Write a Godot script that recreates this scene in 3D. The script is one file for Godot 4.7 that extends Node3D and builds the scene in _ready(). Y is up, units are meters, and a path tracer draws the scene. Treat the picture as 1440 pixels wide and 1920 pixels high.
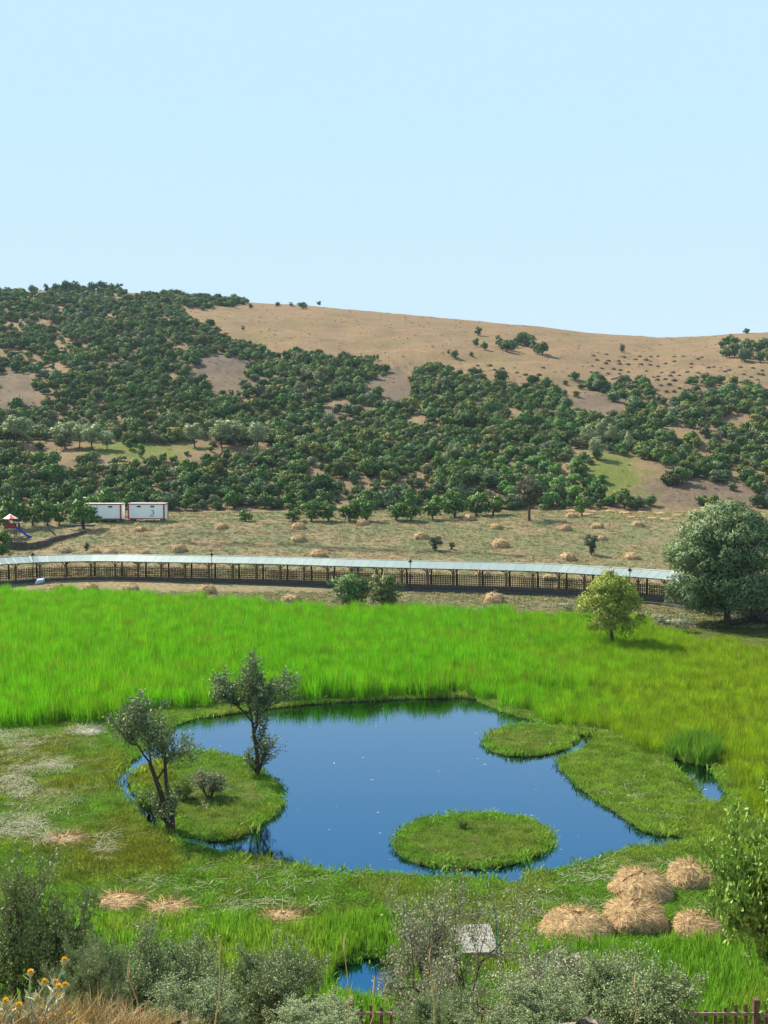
extends Node3D

# ---------------------------------------------------------------- layout constants
const EYE := 16.3          # height of the lens above the pond
const FOCAL := 1970.0      # focal length in photograph pixels (1440 x 1920)
const PITCH := 0.0447      # the lens looks down by this much (radians)
var rng := RandomNumberGenerator.new()
var lump := FastNoiseLite.new()
var patch := FastNoiseLite.new()
var grain := FastNoiseLite.new()
var used := {}
var M := {}

# ---------------------------------------------------------------- mesh collector
class MB:
	var v := PackedVector3Array()
	var n := PackedVector3Array()
	var c := PackedColorArray()
	var i := PackedInt32Array()
	func quad(a: Vector3, b: Vector3, d: Vector3, e: Vector3, col: Color) -> void:
		var s := v.size()
		var nn := (e - a).cross(b - a).normalized()
		v.append(a); v.append(b); v.append(d); v.append(e)
		n.append(nn); n.append(nn); n.append(nn); n.append(nn)
		c.append(col); c.append(col); c.append(col); c.append(col)
		i.append(s); i.append(s + 1); i.append(s + 2); i.append(s); i.append(s + 2); i.append(s + 3)
	func tri(a: Vector3, b: Vector3, d: Vector3, col: Color) -> void:
		var s := v.size()
		var nn := (d - a).cross(b - a).normalized()
		v.append(a); v.append(b); v.append(d)
		n.append(nn); n.append(nn); n.append(nn)
		c.append(col); c.append(col); c.append(col)
		i.append(s); i.append(s + 1); i.append(s + 2)
	func leaf(p: Vector3, along: Vector3, side: Vector3, col: Color) -> void:
		quad(p, p + along * 0.45 + side, p + along, p + along * 0.45 - side, col)
	func lobe_leaf(p: Vector3, along: Vector3, side: Vector3, out_: Vector3, col: Color) -> void:
		var g := along.cross(side).normalized()
		if g.dot(out_) < 0.0:
			side = -side
			g = -g
		var s := v.size()
		quad(p, p + along * 0.45 + side, p + along, p + along * 0.45 - side, col)
		var nn := (g * 0.5 + out_ * 0.8).normalized()
		for k in 4: n[s + k] = nn
	func box(t: Transform3D, s: Vector3, col: Color) -> void:
		var h := s * 0.5
		for a in 3:
			for sg in [-1.0, 1.0]:
				var nn := Vector3.ZERO
				nn[a] = sg
				var p := Vector3.ZERO
				var q := Vector3.ZERO
				p[(a + 1) % 3] = h[(a + 1) % 3]
				q[(a + 2) % 3] = h[(a + 2) % 3] * sg
				var o := nn * h[a]
				quad(t * (o - p - q), t * (o - p + q), t * (o + p + q), t * (o + p - q), col)
	func tube(pts: Array, rad: Array, sides: int, col: Color, cap := true) -> void:
		var s := v.size()
		var side := Vector3.ZERO
		for k in pts.size():
			var d: Vector3 = (pts[mini(k + 1, pts.size() - 1)] - pts[maxi(k - 1, 0)]).normalized()
			if k == 0:
				side = d.cross(Vector3(0.31, 0.2, 0.93)).normalized()
			side = (side - d * side.dot(d)).normalized()
			var up := d.cross(side)
			for j in sides:
				var a := TAU * j / sides
				var o := side * cos(a) + up * sin(a)
				v.append(pts[k] + o * rad[k]); n.append(o); c.append(col)
		for k in pts.size() - 1:
			for j in sides:
				var a := s + k * sides + j
				var b := s + k * sides + (j + 1) % sides
				i.append(a); i.append(a + sides); i.append(b); i.append(b); i.append(a + sides); i.append(b + sides)
		if cap:
			var e := s + (pts.size() - 1) * sides
			for j in range(1, sides - 1):
				i.append(e); i.append(e + j + 1); i.append(e + j)
				i.append(s); i.append(s + j); i.append(s + j + 1)
	func mesh() -> ArrayMesh:
		var a := []
		a.resize(Mesh.ARRAY_MAX)
		a[Mesh.ARRAY_VERTEX] = v
		a[Mesh.ARRAY_NORMAL] = n
		a[Mesh.ARRAY_COLOR] = c
		a[Mesh.ARRAY_INDEX] = i
		var m := ArrayMesh.new()
		m.add_surface_from_arrays(Mesh.PRIMITIVE_TRIANGLES, a)
		return m

# ---------------------------------------------------------------- naming helpers
func numbered(called: String) -> String:
	var k: int = used.get(called, 0)
	used[called] = k + 1
	return called if k == 0 else "%s_%03d" % [called, k]

func tag(o: Node, label := "", category := "", group := "", kind := "") -> Node:
	if label: o.set_meta("label", label)
	if category: o.set_meta("category", category)
	if group: o.set_meta("group", group)
	if kind: o.set_meta("kind", kind)
	return o

func thing(called: String, label: String, category: String, at: Vector3, turn := 0.0, group := "") -> Node3D:
	var o := Node3D.new()
	o.name = numbered(called)
	add_child(o)
	o.position = at
	o.rotation.y = turn
	tag(o, label, category, group)
	return o

func part(called: String, m: Mesh, mat: Material, parent: Node = null, kind := "") -> MeshInstance3D:
	var o := MeshInstance3D.new()
	o.mesh = m
	o.material_override = null
	for k in m.get_surface_count():
		o.set_surface_override_material(k, mat)
	if parent == null:
		o.name = numbered(called)
		add_child(o)
	else:
		o.name = called
		parent.add_child(o, true)
	if kind: o.set_meta("kind", kind)
	return o

func many(called: String, m: Mesh, mat: Material, buf: PackedFloat32Array, parent: Node = null) -> MultiMeshInstance3D:
	var mm := MultiMesh.new()
	mm.transform_format = MultiMesh.TRANSFORM_3D
	mm.use_colors = true
	mm.mesh = m
	mm.instance_count = buf.size() / 16
	mm.buffer = buf
	m.surface_set_material(0, mat)
	var o := MultiMeshInstance3D.new()
	o.multimesh = mm
	if parent == null:
		o.name = numbered(called)
		add_child(o)
	else:
		o.name = called
		parent.add_child(o, true)
	o.set_meta("kind", "stuff")
	return o

func put(buf: PackedFloat32Array, p: Vector3, turn: float, sx: float, sy: float, col: Color, lean := 0.0) -> void:
	var b := Basis(Vector3.UP, turn) * Basis(Vector3.RIGHT, lean)
	var x := b.x * sx
	var y := b.y * sy
	var z := b.z * sx
	buf.append(x.x); buf.append(y.x); buf.append(z.x); buf.append(p.x)
	buf.append(x.y); buf.append(y.y); buf.append(z.y); buf.append(p.y)
	buf.append(x.z); buf.append(y.z); buf.append(z.z); buf.append(p.z)
	buf.append(col.r); buf.append(col.g); buf.append(col.b); buf.append(1.0)

func mat(rough := 0.9, back := 0.0, spec := 0.3) -> StandardMaterial3D:
	var m := StandardMaterial3D.new()
	m.vertex_color_use_as_albedo = true
	m.roughness = rough
	m.metallic_specular = spec
	m.cull_mode = BaseMaterial3D.CULL_DISABLED
	if back > 0.0:
		m.backlight_enabled = true
		m.backlight = Color(back, back, back)
	return m

func noise_tex(freq: float, lo: float, hi: float, seed_: int, size := 512, tint := Color.WHITE) -> NoiseTexture2D:
	var f := FastNoiseLite.new()
	f.seed = seed_
	f.frequency = freq
	f.fractal_octaves = 5
	f.fractal_gain = 0.6
	var t := NoiseTexture2D.new()
	t.width = size
	t.height = size
	t.seamless = true
	t.noise = f
	var g := Gradient.new()
	g.set_color(0, Color(lo, lo, lo) * tint)
	g.set_color(1, Color(hi, hi, hi))
	t.color_ramp = g
	return t

# ---------------------------------------------------------------- the lie of the land
# ground height along the line of sight: distance ahead, height
const PROFILE := [[-20.0, 14.9], [0.0, 14.7], [3.0, 14.45], [4.4, 13.93], [5.5, 13.2], [12.0, 9.5], [20.0, 4.95], [26.0, 1.5], [28.0, 0.6], [30.0, 0.36], [40.0, 0.35], [60.0, 0.35], [100.0, 0.35], [125.0, 0.4], [136.0, 0.5], [146.0, 1.1], [160.0, 2.9], [180.0, 5.9], [195.0, 6.9], [207.0, 7.2], [213.0, 6.4], [222.0, 8.0], [235.0, 12.5], [265.0, 19.5], [300.0, 28.0]]
const CREST := [[-900.0, 575.0], [-400.0, 556.0], [0.0, 548.0], [100.0, 545.0], [200.0, 546.0], [330.0, 554.0], [450.0, 565.0], [600.0, 575.0], [800.0, 592.0], [1000.0, 611.0], [1100.0, 624.0], [1230.0, 632.0], [1330.0, 629.0], [1440.0, 622.0], [1900.0, 600.0], [2400.0, 590.0]]
const CREST_D := 560.0

func ramp(t: Array, x: float) -> float:
	if x <= t[0][0]: return t[0][1]
	for k in t.size() - 1:
		if x <= t[k + 1][0]:
			var f: float = (x - t[k][0]) / (t[k + 1][0] - t[k][0])
			return lerpf(t[k][1], t[k + 1][1], f)
	return t[-1][1]

var prof := PackedFloat32Array()
func profile(d: float) -> float:
	var k := clampf(d + 20.0, 0.0, 319.0)
	var j := int(k)
	return lerpf(prof[j], prof[mini(j + 1, 320)], k - j)

# signed distance to the water's edge on a grid: negative inside the ponds
const GX := -24.0
const GD := 28.0
const GC := 0.4
const GN := 135
var sdf := PackedFloat32Array()

func poly_dist(p: Vector2, poly: PackedVector2Array) -> float:
	var best := 1e9
	var inside := false
	var n := poly.size()
	var b := poly[n - 1]
	for k in n:
		var a := poly[k]
		var e := b - a
		var w := p - a
		var t := clampf(w.dot(e) / e.length_squared(), 0.0, 1.0)
		best = minf(best, (w - e * t).length_squared())
		if (a.y > p.y) != (b.y > p.y) and p.x < (b.x - a.x) * (p.y - a.y) / (b.y - a.y) + a.x:
			inside = not inside
		b = a
	return -sqrt(best) if inside else sqrt(best)

func shore(x: float, d: float) -> float:
	var fx := (x - GX) / GC
	var fd := (d - GD) / GC
	if fx < 0.0 or fd < 0.0 or fx >= GN - 1 or fd >= GN - 1:
		return 9.0
	var a := int(fx)
	var b := int(fd)
	fx -= a
	fd -= b
	var k := b * GN + a
	return lerpf(lerpf(sdf[k], sdf[k + 1], fx), lerpf(sdf[k + GN], sdf[k + GN + 1], fx), fd)

func height(x: float, d: float) -> float:
	var h := profile(d)
	if d < 28.0:
		if d < 7.0:
			h += 0.05 * grain.get_noise_2d(x * 60.0, d * 60.0) + 0.08 * smoothstep(-0.3, -1.4, x) * smoothstep(7.0, 4.0, d)
		return h + 0.3 * patch.get_noise_2d(x * 6.0, d * 6.0) * smoothstep(6.0, 12.0, d)
	if d < 84.0:
		var w := shore(x, d)
		if w < 1.2:
			var e := w + 0.12 * grain.get_noise_2d(x * 35.0, d * 35.0)
			h = lerpf(-0.9, h, smoothstep(-0.24, 0.14, e)) - 0.05 * smoothstep(1.2, 0.0, w)
		h += 0.05 * grain.get_noise_2d(x * 14.0, d * 14.0)
	elif d < 140.0:
		h += 0.08 * grain.get_noise_2d(x * 8.0, d * 8.0)
	else:
		if d > 300.0:
			var px := 720.0 + FOCAL * x / d
			var yc := ramp(CREST, px)
			var top := EYE + CREST_D * tan(atan((960.0 - yc) / FOCAL) - PITCH)
			var t := (d - 300.0) / (CREST_D - 300.0)
			h = lerpf(28.0, top, t * (1.22 - 0.22 * t)) if t < 1.0 else top - (d - CREST_D) * 0.12 - 0.0004 * (d - CREST_D) * (d - CREST_D)
		var a := smoothstep(150.0, 180.0, d) * 0.35 + smoothstep(215.0, 260.0, d) * 2.4 * smoothstep(575.0, 480.0, d)
		h += a * lump.get_noise_2d(x, d) + 0.3 * smoothstep(150.0, 180.0, d) * patch.get_noise_2d(x * 3.0, d * 3.0)
	return h

# a direction through the picture, and where it meets the ground or a level
func ray(px: float, py: float) -> Vector3:
	return Basis(Vector3.RIGHT, -PITCH) * Vector3((px - 720.0) / FOCAL, (960.0 - py) / FOCAL, -1.0)

func on_level(px: float, py: float, y: float) -> Vector3:
	var r := ray(px, py)
	return Vector3(0, EYE, 0) + r * ((y - EYE) / r.y)

func at_depth(px: float, py: float, d: float) -> Vector3:
	var r := ray(px, py)
	return Vector3(0, EYE, 0) + r * (d / -r.z)

func ground(px: float, py: float, from := 30.0) -> Vector3:
	var r := ray(px, py)
	r /= -r.z
	var d := from
	while d < 700.0:
		var s := maxf(0.4, d * 0.006)
		if EYE + r.y * d < height(r.x * d, d):
			var lo := d - s
			for k in 8:
				var m := (lo + d) * 0.5
				if EYE + r.y * m < height(r.x * m, m): d = m
				else: lo = m
			return Vector3(r.x * d, height(r.x * d, d), -d)
		d += s
	return at_depth(px, py, 560.0)

func seen_at(p: Vector3) -> Vector2:
	var q := Basis(Vector3.RIGHT, PITCH) * (p - Vector3(0, EYE, 0))
	return Vector2(720.0 + FOCAL * q.x / -q.z, 960.0 - FOCAL * q.y / -q.z)

func px_per_m(p: Vector3) -> float:
	return FOCAL / -p.z

func on_ground(x: float, d: float) -> Vector3:
	return Vector3(x, height(x, d), -d)

# ---------------------------------------------------------------- scene
func _ready() -> void:
	rng.seed = 7
	lump.seed = 3; lump.frequency = 0.016; lump.fractal_octaves = 3
	patch.seed = 5; patch.frequency = 0.05; patch.fractal_octaves = 4
	grain.seed = 9; grain.frequency = 0.05; grain.fractal_octaves = 3
	var cam := Camera3D.new()
	cam.name = "camera"
	cam.fov = rad_to_deg(2.0 * atan(960.0 / FOCAL))
	cam.position = Vector3(0, EYE, 0)
	cam.rotation.x = -PITCH
	cam.near = 0.1
	cam.far = 4000.0
	add_child(cam)
	var env := Environment.new()
	env.background_mode = Environment.BG_SKY
	var sm := ProceduralSkyMaterial.new()
	sm.sky_top_color = Color(0.538, 0.642, 0.70)
	sm.sky_horizon_color = Color(0.625, 0.658, 0.683)
	sm.sky_curve = 0.09
	sm.ground_bottom_color = Color(0.35, 0.33, 0.25)
	sm.ground_horizon_color = Color(0.6, 0.62, 0.58)
	var sky := Sky.new()
	sky.sky_material = sm
	env.sky = sky
	env.tonemap_mode = Environment.TONE_MAPPER_LINEAR
	env.tonemap_exposure = 2.3
	env.sdfgi_enabled = true
	env.ssao_enabled = true
	env.ssil_enabled = true
	env.fog_enabled = true
	env.fog_density = 0.0001
	env.fog_light_color = Color(0.72, 0.84, 0.95)
	var we := WorldEnvironment.new()
	we.name = "world_environment"
	we.environment = env
	add_child(we)
	var sun := DirectionalLight3D.new()
	sun.name = "sun"
	sun.light_energy = 1.6
	sun.light_color = Color(1.0, 0.95, 0.86)
	sun.light_angular_distance = 0.5
	sun.shadow_enabled = true
	sun.sky_mode = DirectionalLight3D.SKY_MODE_LIGHT_ONLY
	sun.basis = Basis.looking_at(-Vector3(-0.56, 0.74, -0.40))
	add_child(sun)

	materials()
	land()
	water()
	hillside()
	terrace_and_field_trees()
	walkway()
	cabins()
	playground()
	haystacks()
	reeds_and_grass()
	pond_trees()
	near_slope()

func materials() -> void:
	M.ground = mat(0.95, 0.0, 0.2)
	M.ground.albedo_texture = noise_tex(0.02, 0.62, 1.0, 21)
	M.ground.uv1_triplanar = true
	M.ground.uv1_world_triplanar = true
	M.ground.uv1_scale = Vector3(0.11, 0.11, 0.11)
	M.ground.heightmap_enabled = true
	M.ground.heightmap_texture = noise_tex(0.06, 0.0, 1.0, 22)
	M.ground.heightmap_scale = 9.0
	M.leaf = mat(0.55, 0.62, 0.35)
	M.far_leaf = mat(0.7, 0.4, 0.2)
	M.gloss_leaf = mat(0.55, 0.55, 0.38)
	M.blade = mat(0.6, 0.95, 0.3)
	M.bark = mat(0.95, 0.0, 0.2)
	M.straw = mat(0.85, 0.35, 0.3)
	M.wood = mat(0.8, 0.0, 0.3)
	M.wood.albedo_texture = noise_tex(0.03, 0.6, 1.0, 25, 256)
	M.wood.uv1_triplanar = true
	M.wood.uv1_scale = Vector3(1.5, 0.4, 1.5)
	M.stone = mat(0.9, 0.0, 0.3)
	M.stone.albedo_texture = noise_tex(0.02, 0.45, 1.0, 26, 256)
	M.stone.uv1_triplanar = true
	M.stone.uv1_world_triplanar = true
	M.stone.uv1_scale = Vector3(2.3, 2.3, 2.3)
	M.stone.heightmap_enabled = true
	M.stone.heightmap_texture = noise_tex(0.03, 0.0, 1.0, 27, 256)
	M.stone.heightmap_scale = 1.5
	M.paint = mat(0.45, 0.0, 0.45)
	M.roof = mat(0.42, 0.0, 0.5)
	M.roof.metallic = 0.35
	M.petal = mat(0.6, 0.6, 0.3)
	var w := StandardMaterial3D.new()
	w.albedo_color = Color(0.12, 0.45, 0.635)
	w.metallic = 1.0
	w.roughness = 0.03
	w.metallic_specular = 0.36
	w.heightmap_enabled = true
	w.heightmap_texture = noise_tex(0.02, 0.0, 1.0, 29, 512)
	w.heightmap_scale = 0.12
	w.uv1_triplanar = true
	w.uv1_world_triplanar = true
	w.uv1_scale = Vector3(0.22, 0.22, 0.22)
	M.water = w

# outlines drawn on the water level
const POND := [[214, 1465], [236, 1442], [262, 1418], [300, 1384], [330, 1362], [370, 1349], [420, 1342], [480, 1334], [540, 1326], [620, 1319], [700, 1315], [780, 1312], [860, 1309], [886, 1311], [905, 1321], [940, 1336], [985, 1349], [1021, 1360], [1050, 1368], [1086, 1380], [1118, 1382], [1106, 1394], [1090, 1404], [1070, 1412], [1042, 1424], [1048, 1440], [1066, 1462], [1088, 1482], [1112, 1499], [1142, 1518], [1165, 1534], [1186, 1550], [1204, 1562], [1240, 1568], [1294, 1573], [1272, 1587], [1230, 1590], [1180, 1592], [1140, 1605], [1100, 1618], [1060, 1631], [1010, 1638], [988, 1640], [976, 1662], [940, 1655], [900, 1649], [850, 1648], [800, 1647], [740, 1642], [680, 1638], [620, 1636], [560, 1627], [500, 1616], [440, 1604], [400, 1594], [350, 1579], [310, 1565], [284, 1552], [264, 1530], [240, 1500], [222, 1480]]
const ISLAND_A := [[239, 1466], [250, 1452], [270, 1438], [298, 1425], [324, 1414], [362, 1411], [409, 1414], [456, 1422], [499, 1452], [524, 1464], [536, 1484], [533, 1512], [512, 1536], [475, 1562], [432, 1578], [397, 1581], [362, 1574], [333, 1567], [305, 1558], [290, 1536], [268, 1508], [248, 1484]]
const POOL := [[1252, 1420], [1290, 1432], [1332, 1440], [1340, 1462], [1362, 1496], [1350, 1508], [1326, 1504], [1300, 1470], [1268, 1442]]
const REEDS := [[-90, 1127], [0, 1124], [160, 1119], [300, 1130], [500, 1142], [650, 1152], [800, 1156], [1000, 1163], [1100, 1166], [1190, 1168], [1250, 1186], [1300, 1203], [1440, 1224], [1530, 1238], [1530, 1580], [1440, 1545], [1390, 1500], [1345, 1440], [1340, 1425], [1252, 1408], [1190, 1398], [1150, 1372], [1090, 1366], [1050, 1356], [960, 1328], [905, 1306], [880, 1301], [700, 1305], [560, 1315], [470, 1321], [400, 1318], [300, 1325], [230, 1343], [150, 1357], [0, 1361], [-90, 1363]]

func outline(a: Array, y := 0.19) -> PackedVector2Array:
	var o := PackedVector2Array()
	for q in a:
		var p := on_level(q[0], q[1], y)
		o.append(Vector2(p.x, -p.z))
	return o

func oval(cx: float, cy: float, rx: float, ry: float, n := 24) -> Array:
	var o := []
	for k in n:
		var a := TAU * k / n
		o.append([cx + rx * cos(a), cy + ry * sin(a) - 0.03 * rx * cos(a)])
	return o

func land() -> void:
	# smooth the profile
	var raw := []
	for k in 321: raw.append(ramp(PROFILE, k - 20.0))
	for k in 321:
		var r := 1 if k < 44 else (2 if k < 60 else 5)
		var s := 0.0
		var m := 0
		for j in range(maxi(k - r, 0), mini(k + r, 320) + 1):
			s += raw[j]; m += 1
		prof.append(s / m if k < 316 else raw[k])
	var pond := outline(POND)
	var isles := [outline(ISLAND_A), outline(oval(887, 1579, 155, 54)), outline(oval(993, 1390, 90, 30))]
	var pools := [outline(POOL), outline(oval(688, 1842, 66, 42, 16))]
	for b in GN:
		for a in GN:
			var p := Vector2(GX + a * GC, GD + b * GC)
			var s := poly_dist(p, pond)
			if s < 3.0:
				for q in isles: s = maxf(s, -poly_dist(p, q))
			for q in pools: s = minf(s, poly_dist(p, q))
			sdf.append(clampf(s, -9.0, 9.0))
	# the sheet
	var us := []
	var u := -0.5
	while u <= 0.5001:
		us.append(u); u += 0.0045
	for e in [0.53, 0.57, 0.62, 0.7, 0.82, 1.0, 1.3, 1.8]:
		us.append(e); us.push_front(-e)
	var ds := []
	var d := -7.0
	while d < 1400.0:
		ds.append(d)
		if d < 3.0: d += 0.5
		elif d < 6.0: d += 0.12
		elif d < 30.0: d += 0.7
		elif d < 80.0: d += 0.24
		elif d < 140.0: d += 0.9
		elif d < 240.0: d += 1.1
		elif d < 590.0: d += 2.6
		else: d += 40.0
	var mb := MB.new()
	var w := us.size()
	for dd in ds:
		for uu in us:
			var x: float = uu * (dd + 8.0)
			mb.v.append(Vector3(x, height(x, dd), -dd))
			mb.c.append(soil(x, dd))
	mb.n.resize(mb.v.size())
	for r in ds.size():
		var r0 := maxi(r - 1, 0)
		var r1 := mini(r + 1, ds.size() - 1)
		for k in w:
			var ax := mb.v[r * w + mini(k + 1, w - 1)] - mb.v[r * w + maxi(k - 1, 0)]
			var az := mb.v[r0 * w + k] - mb.v[r1 * w + k]
			mb.n[r * w + k] = az.cross(ax).normalized()
	for r in ds.size() - 1:
		for k in w - 1:
			var a := r * w + k
			mb.i.append(a); mb.i.append(a + w); mb.i.append(a + 1)
			mb.i.append(a + 1); mb.i.append(a + w); mb.i.append(a + w + 1)
	var o := part("ground", mb.mesh(), M.ground, null, "structure")
	o.set_meta("label", "valley floor, meadow and dry hillside")
	o.set_meta("category", "ground")

func in_ovals(p: Vector2, a: Array) -> float:
	var best := 9.0
	for e in a:
		var q := Vector2((p.x - e[0]) / e[2], (p.y - e[1]) / e[3])
		best = minf(best, q.length())
	return best

const SCREE := [[420, 700, 58, 42], [735, 730, 45, 38], [1120, 765, 62, 26], [640, 775, 60, 14], [1320, 925, 130, 26], [20, 740, 45, 50]]
const FRESH := [[250, 845, 110, 14], [290, 852, 60, 12], [330, 830, 40, 8], [1150, 900, 60, 40], [560, 1000, 400, 14], [1000, 1020, 260, 26], [700, 990, 250, 12]]

func soil(x: float, d: float) -> Color:
	var a := patch.get_noise_2d(x * 2.2, d * 2.2)
	var b := grain.get_noise_2d(x * 9.0, d * 9.0)
	var tan_ := Color(0.27, 0.187, 0.115)
	if d < 28.0:
		return Color(0.24, 0.18, 0.10).lerp(Color(0.36, 0.28, 0.15), clampf(0.5 + b, 0, 1))
	var p := seen_at(Vector3(x, profile(d) if d < 300.0 else height(x, d), -d))
	if d < 130.0:
		var g := Color(0.06, 0.10, 0.012).lerp(Color(0.10, 0.125, 0.022), clampf(0.5 + a * 1.6, 0, 1))
		g = g.lerp(Color(0.16, 0.15, 0.06), clampf(b * 1.5 - 0.15, 0, 0.6))
		if d < 82.0:
			var w := shore(x, d)
			g = g.lerp(Color(0.11, 0.085, 0.05), smoothstep(0.1, -0.05, w + 0.15 * b))
		if d > 95.0:
			g = g.lerp(Color(0.2, 0.155, 0.095).lerp(Color(0.1, 0.12, 0.045), clampf(0.5 + a * 2.0, 0, 1)), smoothstep(100.0, 118.0, d))
		return g
	if d < 216.0:
		var dry := Color(0.285, 0.225, 0.135)
		var gr := Color(0.19, 0.19, 0.105)
		var f := clampf(0.55 - a * 1.5 + b * 0.5 - (0.4 if p.x < 330.0 else 0.0) + 0.4 * smoothstep(1.3, 0.6, in_ovals(p, FRESH)), 0, 1)
		var c := dry.lerp(gr, f)
		# dark bare ditch running across the meadow
		var dy := p.y - (1023.0 + (p.x - 480.0) * 0.035 + 5.0 * a)
		if p.x > 330.0 and p.x < 980.0 and absf(dy) < 3.0:
			c = c.lerp(Color(0.055, 0.047, 0.035), clampf(0.75 + b, 0, 1))
		var dz := p.y - (1000.0 - (p.x - 480.0) * 0.03 + 4.0 * a)
		if p.x > 250.0 and p.x < 640.0 and absf(dz) < 1.6:
			c = c.lerp(Color(0.055, 0.047, 0.035), clampf(0.6 + b, 0, 1))
		if p.y < 968.0 and p.x > 1040.0:
			c = c.lerp(Color(0.31, 0.215, 0.11), 0.7)
		return c
	var c2 := tan_.lerp(Color(0.295, 0.198, 0.11), clampf(0.5 + a * 1.8, 0, 1))
	c2 = c2.lerp(Color(0.20, 0.145, 0.095), clampf(b * 1.2, 0, 0.55))
	c2 = c2.lerp(Color(0.22, 0.19, 0.09), clampf(lump.get_noise_2d(x * 1.7 + 90.0, d * 1.7) * 1.6 - 0.25, 0, 0.5))
	var s := in_ovals(p, SCREE) + b * 0.5
	c2 = c2.lerp(Color(0.12, 0.095, 0.08).lerp(Color(0.2, 0.15, 0.115), clampf(0.5 + b, 0, 1)), smoothstep(1.25, 0.85, s))
	if p.y > 700.0:
		c2 = c2.lerp(Color(0.22, 0.16, 0.105), 0.4)
	var f2 := in_ovals(p, FRESH) + a
	c2 = c2.lerp(Color(0.15, 0.18, 0.045), smoothstep(1.3, 0.7, f2))
	return c2

func water() -> void:
	var spots := [["pond_water", 9.0, 60.0, 50.0, 46.0, "calm deep blue water of the large pond"], ["pond_water", 0.0, 0.0, 0.0, 0.0, "small dark pool among tall reeds beside the pond"], ["pond_water", 0.0, 0.0, 0.0, 0.0, "small dark blue pool below the thorn bushes"]]
	for k in 3:
		var pts: PackedVector2Array = [outline(POND), outline(POOL), outline(oval(688, 1842, 66, 42, 16))][k]
		var lo := pts[0]
		var hi := pts[0]
		for q in pts:
			lo = Vector2(minf(lo.x, q.x), minf(lo.y, q.y))
			hi = Vector2(maxf(hi.x, q.x), maxf(hi.y, q.y))
		lo -= Vector2(0.6, 0.6)
		hi += Vector2(0.6, 0.6)
		if k == 0: hi.x = minf(hi.x, 30.0)
		var mb := MB.new()
		var y := 0.19 + 0.006 * k
		mb.quad(Vector3(lo.x, y, -lo.y), Vector3(lo.x, y, -hi.y), Vector3(hi.x, y, -hi.y), Vector3(hi.x, y, -lo.y), Color.WHITE)
		tag(part("pond_water", mb.mesh(), M.water, null, "structure"), spots[k][5], "water")
	# bits of reed and seed fluff floating on the pond
	var bit := MB.new()
	for k in 5:
		var a := rng.randf() * TAU
		var v := Vector3(cos(a), 0, sin(a)) * rng.randf_range(0.03, 0.12)
		bit.quad(v * -1.0 + Vector3(0.02, 0, 0.02), v + Vector3(0.02, 0.004, 0.02), v, v * -1.0, Color(0.7, 0.66, 0.55))
	var buf := PackedFloat32Array()
	var n := 0
	while n < 40:
		var x := rng.randf_range(-17, 19)
		var d := rng.randf_range(38, 70)
		var w := shore(x, d)
		if w < -0.15 and (w > -0.9 or rng.randf() < 0.16):
			var s := rng.randf_range(0.3, 0.9)
			put(buf, Vector3(x, 0.206, -d), rng.randf() * TAU, s, 1.0, Color(1, 1, 1) * rng.randf_range(0.5, 1.0))
			n += 1
	tag(many("floating_debris", bit.mesh(), M.straw, buf), "pale bits of reed and fluff floating on the pond", "debris")

# ---------------------------------------------------------------- plants
func rdir() -> Vector3:
	var z := rng.randf_range(-1, 1)
	var a := rng.randf() * TAU
	var r := sqrt(1.0 - z * z)
	return Vector3(r * cos(a), z, r * sin(a))

func shade(c: Color, spread := 0.25) -> Color:
	var k := 1.0 + rng.randf_range(-spread, spread)
	return Color(c.r * k * rng.randf_range(0.9, 1.12), c.g * k, c.b * k)

# crown of leafy lobes: size of the crown, number of lobes, leaves in each lobe, leaf length and width
func lobed_crown(mb: MB, size: Vector3, base: float, lobes: int, per: int, leaf: Vector2, lobe_r: float, tint: Color, tint2: Color, tips: Array, droop := 0.0, egg := 0.0) -> void:
	var mid := Vector3(0, base + size.y * 0.5, 0)
	for k in lobes:
		var o := rdir()
		var r := pow(rng.randf(), 0.4)
		var q := Vector3(o.x * size.x * 0.5, o.y * size.y * 0.5, o.z * size.z * 0.5) * r * 0.82
		if egg != 0.0:
			var f := 1.0 - egg * (q.y / (size.y * 0.5))
			q.x *= f
			q.z *= f
		var centre := mid + q
		tips.append(centre)
		var lr := lobe_r * rng.randf_range(0.7, 1.25)
		var lc := tint.lerp(tint2, rng.randf())
		for j in per:
			var dir := rdir()
			if dir.y < -0.5: dir.y *= -0.6
			var p := centre + dir * lr * (0.55 + 0.5 * rng.randf()) * Vector3(1, 0.85, 1)
			var al := (dir * 0.5 + rdir() + Vector3(0, 0.15 - droop, 0)).normalized()
			var sd := al.cross(dir + rdir() * 0.6).normalized()
			var sc := rng.randf_range(0.7, 1.3)
			mb.lobe_leaf(p - al * leaf.x * 0.5, al * leaf.x * sc, sd * leaf.y * 0.5 * sc, (dir * 0.75 + (p - mid).normalized() * 0.5).normalized(), shade(lc))

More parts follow.
